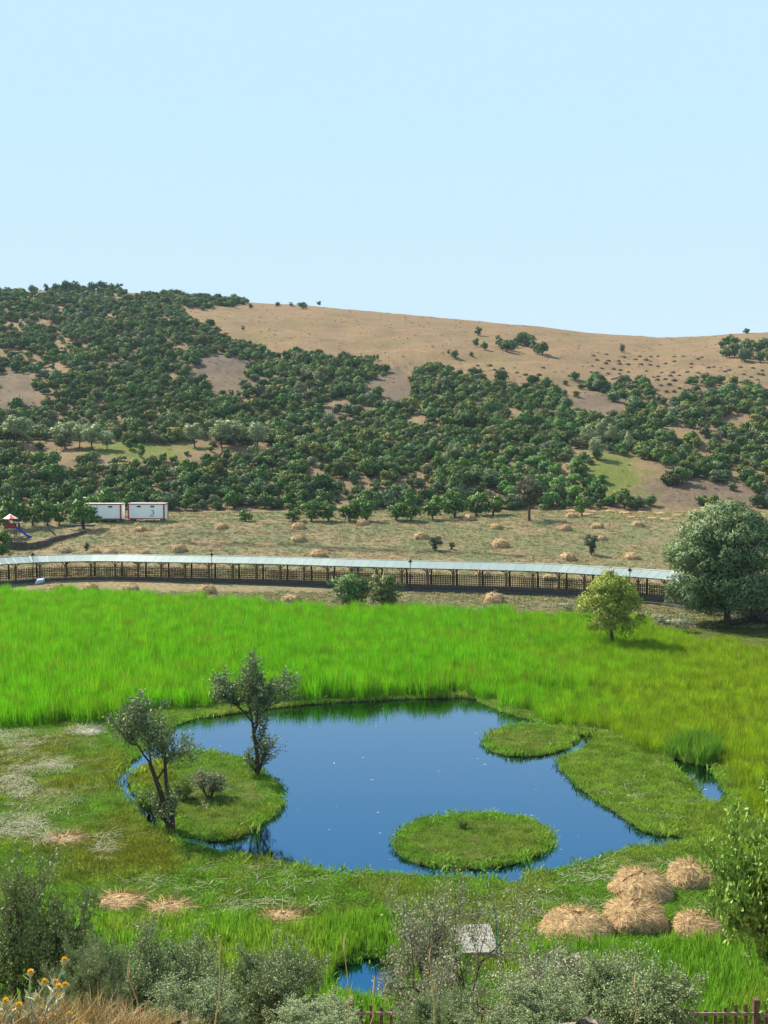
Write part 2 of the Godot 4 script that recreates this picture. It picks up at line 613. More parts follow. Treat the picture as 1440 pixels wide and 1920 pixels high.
func limbs(mb: MB, trunk_h: float, r0: float, tips: Array, count: int, col: Color, lean := Vector3.ZERO, forks := 1) -> void:
	for f in forks:
		var off := Vector3(rng.randf_range(-0.5, 0.5), 0, rng.randf_range(-0.5, 0.5)) * r0 * 3.0 if forks > 1 else Vector3.ZERO
		var pts := []
		var rad := []
		for k in 6:
			var t := k / 5.0
			pts.append(off * (0.4 + t * 1.6) + lean * t * t + Vector3(0, trunk_h * t * 1.25 - 0.15, 0) + Vector3(sin(t * 5.0 + f), 0, cos(t * 4.0 + f * 2.0)) * r0 * 0.35)
			rad.append(r0 * (1.25 - 0.75 * t) if k else r0 * 1.6)
		mb.tube(pts, rad, 7, col)
	for k in mini(count, tips.size()):
		var tip: Vector3 = tips[k]
		var t := rng.randf_range(0.5, 1.1)
		var s := lean * t * t * 0.7 + Vector3(0, trunk_h * t, 0)
		var m := s.lerp(tip, 0.5) + Vector3(0, -0.08 * (tip - s).length(), 0) + rdir() * 0.06 * (tip - s).length()
		var r := r0 * rng.randf_range(0.28, 0.48)
		mb.tube([s, s.lerp(m, 0.55), m, m.lerp(tip, 0.6), tip], [r, r * 0.8, r * 0.6, r * 0.4, r * 0.15], 5, col)

func tree(called: String, label: String, group: String, at: Vector3, turn: float, trunk: Mesh, crown: Mesh, scale_ := Vector3.ONE, leafmat: Material = null, category := "tree") -> Node3D:
	var o := thing(called, label, category, at, turn, group)
	var a := part("trunk", trunk, M.bark, o)
	var b := part("crown", crown, leafmat if leafmat else M.leaf, o)
	a.scale = scale_
	b.scale = scale_
	return o

const H1 := Color(0.275, 0.19, 0.10)
const H2 := Color(0.41, 0.295, 0.165)
const BARK := Color(0.085, 0.068, 0.05)
const OAK := Color(0.050, 0.094, 0.032)
const OAK2 := Color(0.085, 0.140, 0.048)

# a set of tree meshes for one kind, each about 1 unit in height and 1 in width unless noted
func kind_of_tree(seed_: int, size: Vector3, base: float, lobes: int, per: int, leaf: Vector2, lobe_r: float, c1: Color, c2: Color, r0: float, forks := 1, droop := 0.0, egg := 0.0, lean := Vector3.ZERO) -> Array:
	rng.seed = seed_
	var cr := MB.new()
	var tips := []
	lobed_crown(cr, size, base, lobes, per, leaf, lobe_r, c1, c2, tips, droop, egg)
	var tr := MB.new()
	limbs(tr, base + size.y * 0.25, r0, tips, mini(lobes, 14), BARK, lean, forks)
	return [tr.mesh(), cr.mesh()]

const FOREST_EDGE := [[-600, 540], [0, 546], [230, 548], [300, 552], [330, 580], [345, 592], [400, 615], [450, 643], [520, 666], [600, 664], [690, 676], [720, 702], [760, 716], [795, 692], [880, 698], [920, 712], [1000, 715], [1060, 742], [1110, 715], [1200, 715], [1255, 750], [1300, 712], [1380, 722], [1440, 738], [2200, 740]]
const BARE := [[160, 848, 115, 15], [430, 846, 85, 12], [20, 735, 34, 40], [100, 612, 26, 8], [415, 700, 50, 34], [735, 732, 36, 28], [300, 858, 105, 24], [130, 850, 60, 13], [45, 855, 32, 9], [762, 905, 24, 13], [805, 922, 20, 9], [600, 882, 10, 9], [655, 862, 8, 8], [1170, 902, 74, 44], [1345, 935, 90, 16], [1120, 768, 46, 20], [1010, 776, 20, 7], [1262, 772, 26, 12], [960, 892, 18, 16], [1100, 738, 26, 8], [215, 775, 12, 16], [230, 560, 40, 4], [60, 688, 14, 8], [410, 848, 70, 10], [1250, 735, 34, 14], [1390, 790, 30, 12], [1340, 830, 24, 10], [905, 945, 26, 6], [570, 900, 10, 8], [640, 760, 40, 8]]

func woods(p0: Vector2) -> float:
	var p := p0 + Vector2(patch.get_noise_2d(p0.x * 0.6, p0.y * 1.2), patch.get_noise_2d(p0.x * 0.6 + 400.0, p0.y * 1.2)) * Vector2(34, 14)
	if p.x > 300.0 and p.x < 455.0 and p.y > 552.0 and p.y < 579.0 - absf(p.x - 400.0) * 0.03:
		return 0.8
	if p.y < ramp(FOREST_EDGE, p.x) + 3.0:
		return 0.0
	if in_ovals(p, BARE) < 1.0:
		return 0.0
	var f := 0.80
	if p.x > 1050.0: f = 0.6 if p.y < 860.0 else 0.55
	if p.x < 330.0 and p.y < 720.0: f = 0.62
	if in_ovals(p, SCREE) < 1.0: f = 0.2
	if p.y > 880.0: f = minf(f, 0.8)
	return f

var oaks := []
func hillside() -> void:
	var tones := [[OAK, OAK2], [Color(0.062, 0.112, 0.036), Color(0.105, 0.168, 0.052)], [Color(0.078, 0.118, 0.032), Color(0.128, 0.178, 0.052)], [Color(0.08, 0.118, 0.06), Color(0.13, 0.178, 0.09)], [Color(0.055, 0.122, 0.032), Color(0.098, 0.185, 0.046)], [OAK, Color(0.075, 0.12, 0.045)]]
	for k in 6:
		oaks.append(kind_of_tree(100 + k, Vector3(4.3, 2.7 + 0.25 * (k % 3), 4.3), 0.15, 11 + 2 * k, 60, Vector2(0.46, 0.38), 0.85 + 0.06 * k, tones[k][0], tones[k][1], 0.12, 2))
	rng.seed = 31
	var spots := []
	var d := 217.0
	while d < 572.0:
		var x := -0.40 * d
		while x < 0.40 * d:
			var q := Vector2(x + rng.randf_range(-1.5, 1.5), d + rng.randf_range(-1.5, 1.5))
			x += 2.4
			var h := height(q.x, q.y)
			var p := seen_at(Vector3(q.x, h, -q.y))
			var f := woods(p)
			if f <= 0.0: continue
			var cl := lump.get_noise_2d(q.x * 2.6 + 300.0, q.y * 2.6)
			if rng.randf() < clampf(f + cl * 0.95 + patch.get_noise_2d(q.x * 1.4, q.y * 1.4) * 0.5, 0.02, 1.0):
				spots.append([Vector3(q.x, h - 0.12, -q.y), p])
		d += 2.55
	var near := 0
	var bufs := []
	for k in 6: bufs.append(PackedFloat32Array())
	for s in spots:
		var k := rng.randi() % 6
		var sc := rng.randf_range(0.38, 0.85) + 0.4 * rng.randf() * rng.randf()
		var tall := sc * rng.randf_range(0.85, 1.3)
		var turn := rng.randf() * TAU
		if near < 285 and s[1].x > -8.0 and s[1].x < 1448.0:
			near += 1
			tree("oak_shrub", "dark green oak shrub in the lowest rows of hillside scrub", "oak shrubs at the foot of the hillside", s[0], turn, oaks[k][0], oaks[k][1], Vector3(sc, tall, sc), M.far_leaf, "shrub")
		else:
			var t := rng.randf_range(0.75, 1.45)
			var g := Color(t * rng.randf_range(0.85, 1.4), t, t * rng.randf_range(0.75, 1.15))
			put(bufs[k], s[0], turn, sc, tall, g)
	var wood := thing("oak_scrub", "dense dark green oak scrub covering the hillside", "scrub", Vector3.ZERO)
	wood.set_meta("kind", "stuff")
	for k in 6: many("foliage", oaks[k][1].duplicate(), M.far_leaf, bufs[k], wood)
	# dry tufts and stones on the bare slopes
	var tuft := MB.new()
	rng.seed = 32
	for k in 14:
		var o := rdir()
		var p := Vector3(o.x, 0, o.z) * 0.5
		tuft.tri(p - Vector3(0.12, 0, 0), p + Vector3(0.12, 0, 0.05), p + Vector3(o.x * 0.3, rng.randf_range(0.2, 0.5), o.z * 0.3), shade(Color(0.24, 0.175, 0.09), 0.3))
	var tb := PackedFloat32Array()
	for k in 2200:
		var dd := rng.randf_range(216, 550)
		var x := rng.randf_range(-0.39, 0.39) * dd
		var p := seen_at(on_ground(x, dd))
		if woods(p) > 0.3 and rng.randf() < 0.5: continue
		var s := rng.randf_range(0.4, 1.0)
		var g := rng.randf_range(0.5, 0.95)
		put(tb, on_ground(x, dd), rng.randf() * TAU, s, s, Color(g, g, g * rng.randf_range(0.7, 1.1)))
	tag(many("dry_tufts", tuft.mesh(), M.straw, tb), "dry grass tussocks on the open hillside", "grass")
	# trees that stand free on the open hill and on its crest
	var lone := [[897, 629, 17, 16], [892, 650, 15, 13], [909, 656, 16, 15], [852, 671, 15, 16], [841, 663, 9, 9], [884, 668, 9, 9], [1167, 661, 17, 11], [1400, 626, 11, 14], [455, 619, 9, 10], [598, 573, 8, 9], [567, 579, 12, 20], [545, 574, 8, 12], [520, 574, 8, 12], [385, 556, 6, 7], [470, 578, 9, 10], [1078, 712, 16, 24], [1060, 722, 9, 12], [1248, 770, 15, 13], [900, 700, 10, 10]]
	for e in lone:
		var g := ground(e[0], e[1], 300.0)
		var pm := px_per_m(g)
		var k := rng.randi() % 4
		tree("oak_tree", "lone dark oak tree on the open tan hill above the scrub", "lone oaks on the open hill", g - Vector3(0, 0.1, 0), rng.randf() * TAU, oaks[k][0], oaks[k][1], Vector3(e[3] / pm / 4.6, e[2] / pm / 3.2, e[3] / pm / 4.6), M.far_leaf)
	rng.seed = 33
	for k in 11:
		var g := ground(935 + k * 8.2, 650 + 9.0 * sin(k * 0.8) + k * 0.8, 300.0)
		var m := k % 4
		tree("oak_tree", "dark oak tree in the compact grove on the open hill", "grove on the open hill", g, rng.randf() * TAU, oaks[m][0], oaks[m][1], Vector3(1.2, 1.55, 1.2) * rng.randf_range(0.85, 1.1), M.far_leaf)
	for k in 16:
		var g := ground(1352 + (k % 8) * 14.0 + rng.randf_range(-4, 4), 652 + 17.0 * int(k / 8) + (k % 8) * 1.6 + rng.randf_range(-4, 4), 300.0)
		var m := k % 4
		tree("oak_tree", "dark oak tree in the grove beside the field of small heaps", "grove beside the heaps", g, rng.randf() * TAU, oaks[m][0], oaks[m][1], Vector3(1.2, 1.5, 1.2) * rng.randf_range(0.85, 1.15), M.far_leaf)
	for k in 9:
		var g := ground(88 + k * 17.0, 549 + rng.randf_range(-1, 2), 300.0)
		var m := k % 4
		tree("crest_tree", "tall bluish tree in the row on the hill crest", "row of trees on the hill crest", g - Vector3(0, 0.3, 0), rng.randf() * TAU, oaks[m][0], oaks[m][1], Vector3(1.35, 1.75, 1.35) * rng.randf_range(0.85, 1.15), M.far_leaf)
	for k in 8:
		var g := ground(666 + k * 6.0, 676 + rng.randf_range(-2, 2), 300.0)
		tree("sapling", "thin young tree in the row on the tan hillside", "saplings above the scrub", g, rng.randf() * TAU, oaks[k % 4][0], oaks[k % 4][1], Vector3(0.28, 0.65, 0.28), M.far_leaf)
	# small dark heaps of cut hay in the upper field
	var heap := hay_mesh(77, 0.95, 0.75, 40, Color(0.085, 0.065, 0.045), Color(0.14, 0.105, 0.07), 0.5)
	rng.seed = 34
	for r in 9:
		for k in 17:
			var x := 1112.0 + k * 21.0 + rng.randf_range(-8, 8) + (r % 2) * 9.0
			var y := 666.0 + r * 9.0 + rng.randf_range(-3.5, 3.5) + (x - 1112.0) * 0.03
			if x > 1440.0 or (x > 1335.0 and y < 686.0) or y > ramp(FOREST_EDGE, x) - 2.0 or rng.randf() < 0.12: continue
			hay_heap(x, y, heap)
	for e in [[895, 686], [918, 686], [941, 692], [969, 700], [985, 703], [1010, 703], [927, 694], [1018, 690]]:
		hay_heap(e[0], e[1], heap)

func hay_heap(x: float, y: float, m: Mesh) -> void:
	var o := part("hay_heap", m, M.straw)
	o.position = ground(x, y, 300.0) - Vector3(0, 0.05, 0)
	o.rotation.y = rng.randf() * TAU
	o.scale = Vector3.ONE * rng.randf_range(0.75, 1.1)
	tag(o, "small dark hay heap in the dotted rows on the upper hill", "hay heap", "hay heaps on the upper hill")

func stand(kind: Array, called: String, label: String, group: String, x: float, y: float, h: float, w: float, unit: Vector2, m: Material = null, category := "tree") -> Node3D:
	var g := ground(x, y)
	var pm := px_per_m(g)
	return tree(called, label, group, g - Vector3(0, 0.1, 0), rng.randf() * TAU, kind[0], kind[1], Vector3(w / pm / unit.x, h / pm / unit.y, w / pm / unit.x), m, category)

func terrace_and_field_trees() -> void:
	var WIL := Color(0.19, 0.245, 0.115)
	var WIL2 := Color(0.27, 0.33, 0.16)
	var BRI := Color(0.06, 0.135, 0.025)
	var BRI2 := Color(0.095, 0.19, 0.03)
	var u := Vector2(6.0, 6.0)
	var willow := []
	var broad := []
	for k in 3:
		willow.append(kind_of_tree(200 + k, Vector3(5.4, 4.6, 5.4), 1.0, 26, 60, Vector2(0.55, 0.2), 1.0, WIL, WIL2, 0.16, 1, 0.4))
		broad.append(kind_of_tree(210 + k, Vector3(5.4, 5.0, 5.4), 0.3, 24, 60, Vector2(0.48, 0.36), 0.95, BRI, BRI2, 0.16, 2))
	var poplar := kind_of_tree(220, Vector3(4.2, 5.6, 4.2), 0.4, 20, 60, Vector2(0.45, 0.35), 0.8, Color(0.24, 0.27, 0.04), Color(0.34, 0.35, 0.06), 0.14, 1, 0.0, 0.35)
	var fresh := []
	for k in 2: fresh.append(kind_of_tree(215 + k, Vector3(5.4, 5.0, 5.4), 0.3, 24, 60, Vector2(0.48, 0.36), 0.95, Color(0.085, 0.20, 0.035), Color(0.14, 0.27, 0.05), 0.16, 2))
	rng.seed = 41
	for e in [[30, 830, 47, 52], [122, 841, 46, 50], [150, 842, 42, 34], [172, 843, 44, 40], [201, 844, 34, 30], [365, 840, 44, 38], [414, 838, 46, 40], [441, 838, 46, 44], [483, 842, 46, 44]]:
		stand(willow[rng.randi() % 3], "willow_tree", "rounded pale green willow on the grassy terrace below the scrub", "willows on the terrace", e[0], e[1], e[2] * 1.2, e[3] * 1.3, u)
	for e in [[243, 843, 23, 20], [265, 857, 30, 18], [306, 866, 22, 20], [325, 870, 20, 22], [395, 847, 14, 12], [425, 848, 10, 12], [470, 848, 14, 14], [350, 853, 10, 14], [40, 843, 12, 12], [640, 850, 14, 14]]:
		stand(broad[rng.randi() % 3], "terrace_shrub", "small leafy shrub on the grassy terrace between the willows", "shrubs on the terrace", e[0], e[1], e[2], e[3], u, null, "shrub")
	stand(poplar, "poplar_tree", "single yellow-green poplar standing out of the dark scrub", "", 597, 838, 40, 24, u)
	for e in [[846, 862, 36, 20], [858, 868, 42, 24], [838, 878, 34, 24], [1128, 830, 50, 30], [1145, 836, 46, 26], [1178, 850, 44, 22], [1100, 838, 44, 34], [1120, 862, 48, 38], [560, 838, 24, 24], [550, 880, 20, 20]]:
		stand(willow[rng.randi() % 3], "willow_tree", "pale bluish green willow rising among the dark oak scrub", "willows within the scrub", e[0], e[1], e[2], e[3], u)
	for e in [[938, 880, 34, 34], [950, 905, 38, 36], [975, 890, 32, 34], [1000, 880, 34, 38], [1040, 900, 36, 38], [1015, 925, 42, 44], [1050, 930, 44, 42], [1075, 915, 36, 36], [1075, 945, 46, 40], [1030, 952, 40, 44], [960, 940, 38, 36], [920, 850, 26, 26], [1130, 905, 22, 28], [1085, 880, 30, 34]]:
		stand(fresh[rng.randi() % 2], "leafy_tree", "bright green leafy tree in the hollow beyond the meadow", "bright trees in the hollow", e[0], e[1], e[2], e[3], u)
	for e in [[585, 984, 42, 40], [614, 984, 38, 36], [655, 984, 40, 40], [685, 984, 46, 44], [745, 982, 34, 40], [770, 982, 40, 40], [812, 980, 44, 42], [852, 976, 48, 50], [895, 974, 46, 46], [925, 972, 36, 36], [550, 984, 26, 30], [460, 984, 22, 26]]:
		stand(broad[rng.randi() % 3], "hedge_tree", "bushy green tree in the row along the far edge of the meadow", "row along the far edge of the meadow", e[0], e[1] - 6.0, e[2] * 1.2, e[3] * 1.35, u)
	for e in [[10, 992, 62, 46], [36, 990, 66, 44], [62, 988, 62, 44], [88, 986, 58, 44], [112, 984, 52, 40], [140, 982, 46, 36]]:
		stand(broad[rng.randi() % 3], "playground_tree", "dense green tree in the row behind the playground", "row behind the playground", e[0], e[1], e[2], e[3], u)
	stand(broad[0], "cabin_tree", "broad yellowish green tree behind the white cabins", "", 197, 972, 68, 74, u)
	stand(broad[1], "cabin_tree", "dark rounded tree with a bare trunk in front of the white cabins", "", 158, 992, 66, 72, u)
	stand(broad[2], "roadside_bush", "large dark bush beside the stone retaining wall", "", 0, 1048, 66, 56, u, M.far_leaf, "bush")
	var conifer := kind_of_tree(231, Vector3(2.4, 5.4, 2.4), 0.2, 22, 50, Vector2(0.35, 0.18), 0.5, Color(0.04, 0.07, 0.035), Color(0.06, 0.09, 0.05), 0.1, 1, 0.0, 0.6)
	stand(conifer, "conifer_sapling", "small dark conifer sapling beside a hay stack in the meadow", "", 163, 1036, 28, 15, Vector2(3.0, 6.0))
	var dark := kind_of_tree(232, Vector3(6.4, 5.2, 6.4), 2.2, 46, 60, Vector2(0.30, 0.17), 0.8, Color(0.055, 0.06, 0.038), Color(0.09, 0.09, 0.055), 0.2, 2)
	stand(dark, "old_tree", "dark sparse tree with two straight trunks on the meadow", "", 993, 977, 88, 82, Vector2(7.0, 7.6))
	stand(broad[1], "meadow_tree", "small bright green tree with pale dry grass at its foot", "", 1090, 968, 46, 34, u)
	var bush := kind_of_tree(233, Vector3(3.2, 4.0, 3.2), 0.2, 30, 60, Vector2(0.26, 0.16), 0.6, Color(0.035, 0.055, 0.03), Color(0.06, 0.08, 0.045), 0.08, 3)
	stand(bush, "meadow_bush", "upright dark bush beside hay stacks on the meadow", "", 1108, 1041, 46, 34, Vector2(3.8, 4.4), null, "bush")
	stand(bush, "meadow_bush", "spreading dark bush with dry weeds around it on the meadow", "", 816, 1032, 32, 34, Vector2(3.8, 4.4), null, "bush")
	stand(bush, "meadow_bush", "very small brownish bush next to the spreading dark bush", "", 847, 1031, 18, 14, Vector2(3.8, 4.4), null, "bush")
	# two shrubs in front of the covered walkway
	var sh1 := kind_of_tree(234, Vector3(4.2, 3.6, 4.2), 0.1, 44, 90, Vector2(0.30, 0.11), 0.75, Color(0.065, 0.135, 0.032), Color(0.12, 0.20, 0.055), 0.06, 4)
	var sh2 := kind_of_tree(235, Vector3(3.2, 3.8, 3.2), 0.1, 36, 90, Vector2(0.30, 0.11), 0.65, Color(0.07, 0.115, 0.03), Color(0.14, 0.18, 0.05), 0.06, 4)
	stand(sh1, "field_shrub", "round leafy green shrub at the edge of the reeds", "", 654, 1141, 76, 108, Vector2(5.0, 4.2), null, "shrub")
	stand(sh2, "field_shrub", "lighter double-topped shrub right of the round green shrub", "", 720, 1143, 82, 92, Vector2(4.0, 4.4), null, "shrub")
	# yellow-green round tree in the reeds
	rng.seed = 236
	var yg := kind_of_tree(236, Vector3(6.0, 6.1, 6.0), 0.4, 150, 120, Vector2(0.19, 0.085), 0.62, Color(0.17, 0.235, 0.032), Color(0.26, 0.315, 0.05), 0.17, 1, 0.0, 0.28)
	var g := ground(1146, 1216)
	tree("round_tree", "small round yellow-green tree with a short trunk among the reeds", "", g, 0.4, yg[0], yg[1], Vector3.ONE * (154.0 / px_per_m(g) / 6.5))
	# the big willow at the end of the walkway
	var bw := kind_of_tree(240, Vector3(13.5, 12.4, 13.5), 0.3, 270, 170, Vector2(0.44, 0.12), 1.1, Color(0.095, 0.155, 0.064), Color(0.155, 0.225, 0.096), 0.22, 3, 0.5, 0.3)
	rng.seed = 242
	var low := MB.new()
	var lowtips := []
	lobed_crown(low, Vector3(12.5, 4.2, 12.5), 0.6, 90, 170, Vector2(0.44, 0.12), 0.95, Color(0.095, 0.155, 0.064), Color(0.155, 0.225, 0.096), lowtips, 0.6)
	var g2 := ground(1362, 1172)
	var wt := tree("big_willow", "huge spreading grey-green willow beside the end of the covered walkway", "", g2, 0.0, bw[0], bw[1], Vector3.ONE * (256.0 / px_per_m(g2) / 12.9))
	part("low_boughs", low.mesh(), M.leaf, wt).scale = Vector3.ONE * (256.0 / px_per_m(g2) / 12.9)
	var ol := kind_of_tree(241, Vector3(2.0, 2.0, 2.0), 0.2, 16, 60, Vector2(0.2, 0.07), 0.4, Color(0.2, 0.23, 0.16), Color(0.26, 0.29, 0.2), 0.05, 2)
	stand(ol, "silver_shrub", "pale silvery shrub in the shade under the huge willow", "", 1436, 1170, 40, 40, Vector2(2.4, 2.4), null, "shrub")
	for e in [[1065, 1146, 22, 40], [1275, 1185, 34, 60], [1240, 1170, 24, 50]]:
		stand(ol, "silver_weed", "clump of tall silvery weeds between the reeds and the walkway", "silvery weeds by the walkway", e[0], e[1], e[2], e[3], Vector2(2.4, 2.4), null, "weeds")

# ---------------------------------------------------------------- covered walkway
func walkway() -> void:
	var w := thing("covered_walkway", "long covered wooden walkway with a pale metal roof and picket railing", "walkway", Vector3.ZERO)
	var path := []
	for e in [[-120, 1097], [0, 1092], [60, 1087], [180, 1084], [300, 1086], [500, 1090], [640, 1095], [800, 1100], [1000, 1106], [1120, 1114], [1240, 1123], [1330, 1137], [1440, 1157], [1500, 1168]]:
		path.append(on_level(e[0], e[1], 1.0))
	# resample to posts 3.25 m apart
	var curve := Curve3D.new()
	for k in path.size():
		var t: Vector3 = (path[mini(k + 1, path.size() - 1)] - path[maxi(k - 1, 0)]) * 0.16
		curve.add_point(path[k], -t, t)
	var total := curve.get_baked_length()
	var bays := int(total / 3.25)
	var front := []
	for k in bays + 1: front.append(curve.sample_baked(total * k / bays))
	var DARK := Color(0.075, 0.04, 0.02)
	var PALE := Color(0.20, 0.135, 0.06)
	var deck := 1.0
	var eave := 3.3
	var back := []
	for k in front.size():
		var t: Vector3 = (front[mini(k + 1, bays)] - front[maxi(k - 1, 0)]).normalized()
		back.append(front[k] + Vector3(t.z, 0, -t.x) * 2.6)
	var picket := BoxMesh.new()
	picket.size = Vector3(0.075, 1.7, 0.025)
	var pm: StandardMaterial3D = M.wood.duplicate()
	pm.albedo_color = Color(0.36, 0.26, 0.16)
	pm.vertex_color_use_as_albedo = false
	var pickets := 0
	var first := bays - 21
	for k in bays + 1:
		var f: Vector3 = front[k]
		var b: Vector3 = back[k]
		var t: Vector3 = (front[mini(k + 1, bays)] - front[maxi(k - 1, 0)]).normalized()
		var inw := Vector3(t.z, 0, -t.x)
		var fr := Basis(t, Vector3.UP, -inw)
		var mb := MB.new()
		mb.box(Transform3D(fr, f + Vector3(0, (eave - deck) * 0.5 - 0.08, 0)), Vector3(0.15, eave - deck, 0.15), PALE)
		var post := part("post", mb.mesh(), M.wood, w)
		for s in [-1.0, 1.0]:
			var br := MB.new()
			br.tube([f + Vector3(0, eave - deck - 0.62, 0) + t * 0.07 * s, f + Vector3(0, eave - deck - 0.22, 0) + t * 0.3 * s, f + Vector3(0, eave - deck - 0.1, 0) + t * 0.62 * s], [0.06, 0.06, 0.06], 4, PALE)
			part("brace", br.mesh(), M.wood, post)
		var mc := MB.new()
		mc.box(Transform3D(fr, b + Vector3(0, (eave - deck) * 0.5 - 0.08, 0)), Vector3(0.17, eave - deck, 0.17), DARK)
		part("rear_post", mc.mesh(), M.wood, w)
		if k == bays: break
		var f2: Vector3 = front[k + 1]
		var b2: Vector3 = back[k + 1]
		var len_ := f.distance_to(f2)
		var dir := (f2 - f) / len_
		var nrm := Vector3(dir.z, 0, -dir.x)
		var fb := Basis(dir, Vector3.UP, -nrm)
		# plinth, deck
		var ml := MB.new()
		var y0 := -0.75
		ml.quad(f - nrm * 0.25 + Vector3(0, 0, 0), f2 - nrm * 0.25, f2 - nrm * 0.25 + Vector3(0, y0, 0), f - nrm * 0.25 + Vector3(0, y0, 0), Color(0.13, 0.13, 0.13))
		ml.quad(b + nrm * 0.25 + Vector3(0, y0, 0), b2 + nrm * 0.25 + Vector3(0, y0, 0), b2 + nrm * 0.25, b + nrm * 0.25, Color(0.13, 0.13, 0.13))
		part("plinth", ml.mesh(), M.stone, w)
		var md := MB.new()
		md.quad(f - nrm * 0.3 + Vector3(0, 0.01, 0), b + nrm * 0.3 + Vector3(0, 0.01, 0), b2 + nrm * 0.3 + Vector3(0, 0.01, 0), f2 - nrm * 0.3 + Vector3(0, 0.01, 0), Color(0.2, 0.15, 0.1))
		part("deck", md.mesh(), M.wood, w)
		# low kerb strip lying in front of the plinth
		var ms := MB.new()
		ms.box(Transform3D(fb, (f + f2) * 0.5 - nrm * 0.62 + Vector3(0, -0.42, 0)), Vector3(len_ * 0.998, 0.12, 0.3), Color(0.16, 0.17, 0.17))
		part("kerb", ms.mesh(), M.stone, w)
		# eave beams and railing rails
		var me := MB.new()
		me.box(Transform3D(fb, (f + f2) * 0.5 + Vector3(0, eave - deck - 0.02, 0)), Vector3(len_ * 0.998, 0.16, 0.12), DARK)
		part("eave_beam", me.mesh(), M.wood, w)
		var mg := MB.new()
		mg.box(Transform3D(fb, (b + b2) * 0.5 + Vector3(0, eave - deck - 0.02, 0)), Vector3(len_ * 0.998, 0.16, 0.12), DARK)
		part("eave_beam", mg.mesh(), M.wood, w)
		for y in [0.45, 1.0, 1.45]:
			var mr := MB.new()
			mr.box(Transform3D(fb, (f + f2) * 0.5 + Vector3(0, y, 0) + nrm * 0.02), Vector3(len_ * 0.95, 0.08, 0.05), DARK)
			part("rail", mr.mesh(), M.wood, w)
		for y in [0.45, 0.95]:
			var mr := MB.new()
			mr.box(Transform3D(fb, (b + b2) * 0.5 + Vector3(0, y, 0)), Vector3(len_ * 0.95, 0.08, 0.05), DARK)
			part("rail", mr.mesh(), M.wood, w)
		# pickets on the near side; on the far side joined bay by bay
		var n := 15
		var joined := MB.new()
		for j in n:
			var q := f.lerp(f2, (j + 0.7) / (n + 0.4)) - nrm * 0.03 + Vector3(0, 0.88 + rng.randf_range(-0.04, 0.06), 0)
			if k >= first and pickets < 290:
				pickets += 1
				var pk := part("picket", picket, pm, w)
				pk.transform = Transform3D(fb * Basis(Vector3.BACK, rng.randf_range(-0.03, 0.03)), q)
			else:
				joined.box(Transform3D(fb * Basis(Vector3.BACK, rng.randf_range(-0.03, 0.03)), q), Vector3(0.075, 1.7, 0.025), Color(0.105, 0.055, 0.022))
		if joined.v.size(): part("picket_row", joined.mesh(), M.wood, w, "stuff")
		var far := MB.new()
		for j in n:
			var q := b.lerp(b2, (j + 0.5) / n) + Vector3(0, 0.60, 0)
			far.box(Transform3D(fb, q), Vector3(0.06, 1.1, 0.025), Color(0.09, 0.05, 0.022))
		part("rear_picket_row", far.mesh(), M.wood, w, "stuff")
		# the roof of this bay: ridge, two slopes of metal sheets with raised seams
		var fo := -nrm * 0.55
		var r1 := (f + b) * 0.5 + Vector3(0, eave - deck + 0.78, 0)
		var r2 := (f2 + b2) * 0.5 + Vector3(0, eave - deck + 0.78, 0)
		var e1 := f + fo + Vector3(0, eave - deck + 0.05, 0)
		var e2 := f2 + fo + Vector3(0, eave - deck + 0.05, 0)
		var g1 := b - fo + Vector3(0, eave - deck + 0.05, 0)
		var g2 := b2 - fo + Vector3(0, eave - deck + 0.05, 0)
		for j in 3:
			var a := j / 3.0
			var c := (j + 1) / 3.0
			var rc := Color(0.235, 0.285, 0.285) * rng.randf_range(0.94, 1.04)
			var mp := MB.new()
			var lift := Vector3(0, 0.02 + 0.008 * ((j + k) % 2), 0)
			mp.quad(e1.lerp(e2, a) + lift, r1.lerp(r2, a) + lift, r1.lerp(r2, c) + lift, e1.lerp(e2, c) + lift, rc)
			mp.quad(e1.lerp(e2, a) + lift, e1.lerp(e2, c) + lift, e1.lerp(e2, c) + lift - Vector3(0, 0.06, 0), e1.lerp(e2, a) + lift - Vector3(0, 0.06, 0), rc)
			mp.quad(g2.lerp(g1, a) + lift, r2.lerp(r1, a) + lift, r2.lerp(r1, c) + lift, g2.lerp(g1, c) + lift, rc)
			mp.tube([e1.lerp(e2, a) + lift, r1.lerp(r2, a) + lift], [0.025, 0.025], 4, rc)
			part("roof_sheet", mp.mesh(), M.roof, w)
		var mri := MB.new()
		mri.tube([r1 + Vector3(0, 0.04, 0), r2 + Vector3(0, 0.04, 0)], [0.06, 0.06], 5, Color(0.4, 0.45, 0.45))
		part("ridge_cap", mri.mesh(), M.roof, w)
	# lanterns on poles at the near side of the walkway
	for e in [[64, 1092], [398, 1092], [769, 1104], [1179, 1124]]:
		var q := on_level(e[0], e[1], 0.75) + Vector3(0, 0, 0.35)
		q.y = height(q.x, -q.z)
		var l := thing("lamp_post", "black lantern lamp post standing in front of the walkway roof", "lamp post", q, 0.3, "lamp posts along the walkway")
		var BLK := Color(0.012, 0.014, 0.016)
		var mb := MB.new()
		mb.tube([Vector3.ZERO, Vector3(0, 0.5, 0), Vector3(0, 0.55, 0), Vector3(0, 3.35, 0)], [0.09, 0.08, 0.045, 0.04], 8, BLK)
		part("pole", mb.mesh(), M.paint, l)
		var mg := MB.new()
		mg.tube([Vector3(0, 3.35, 0), Vector3(0, 3.42, 0), Vector3(0, 3.72, 0)], [0.05, 0.10, 0.17], 6, Color(0.55, 0.58, 0.56))
		part("lantern_glass", mg.mesh(), M.paint, l)
		var mr := MB.new()
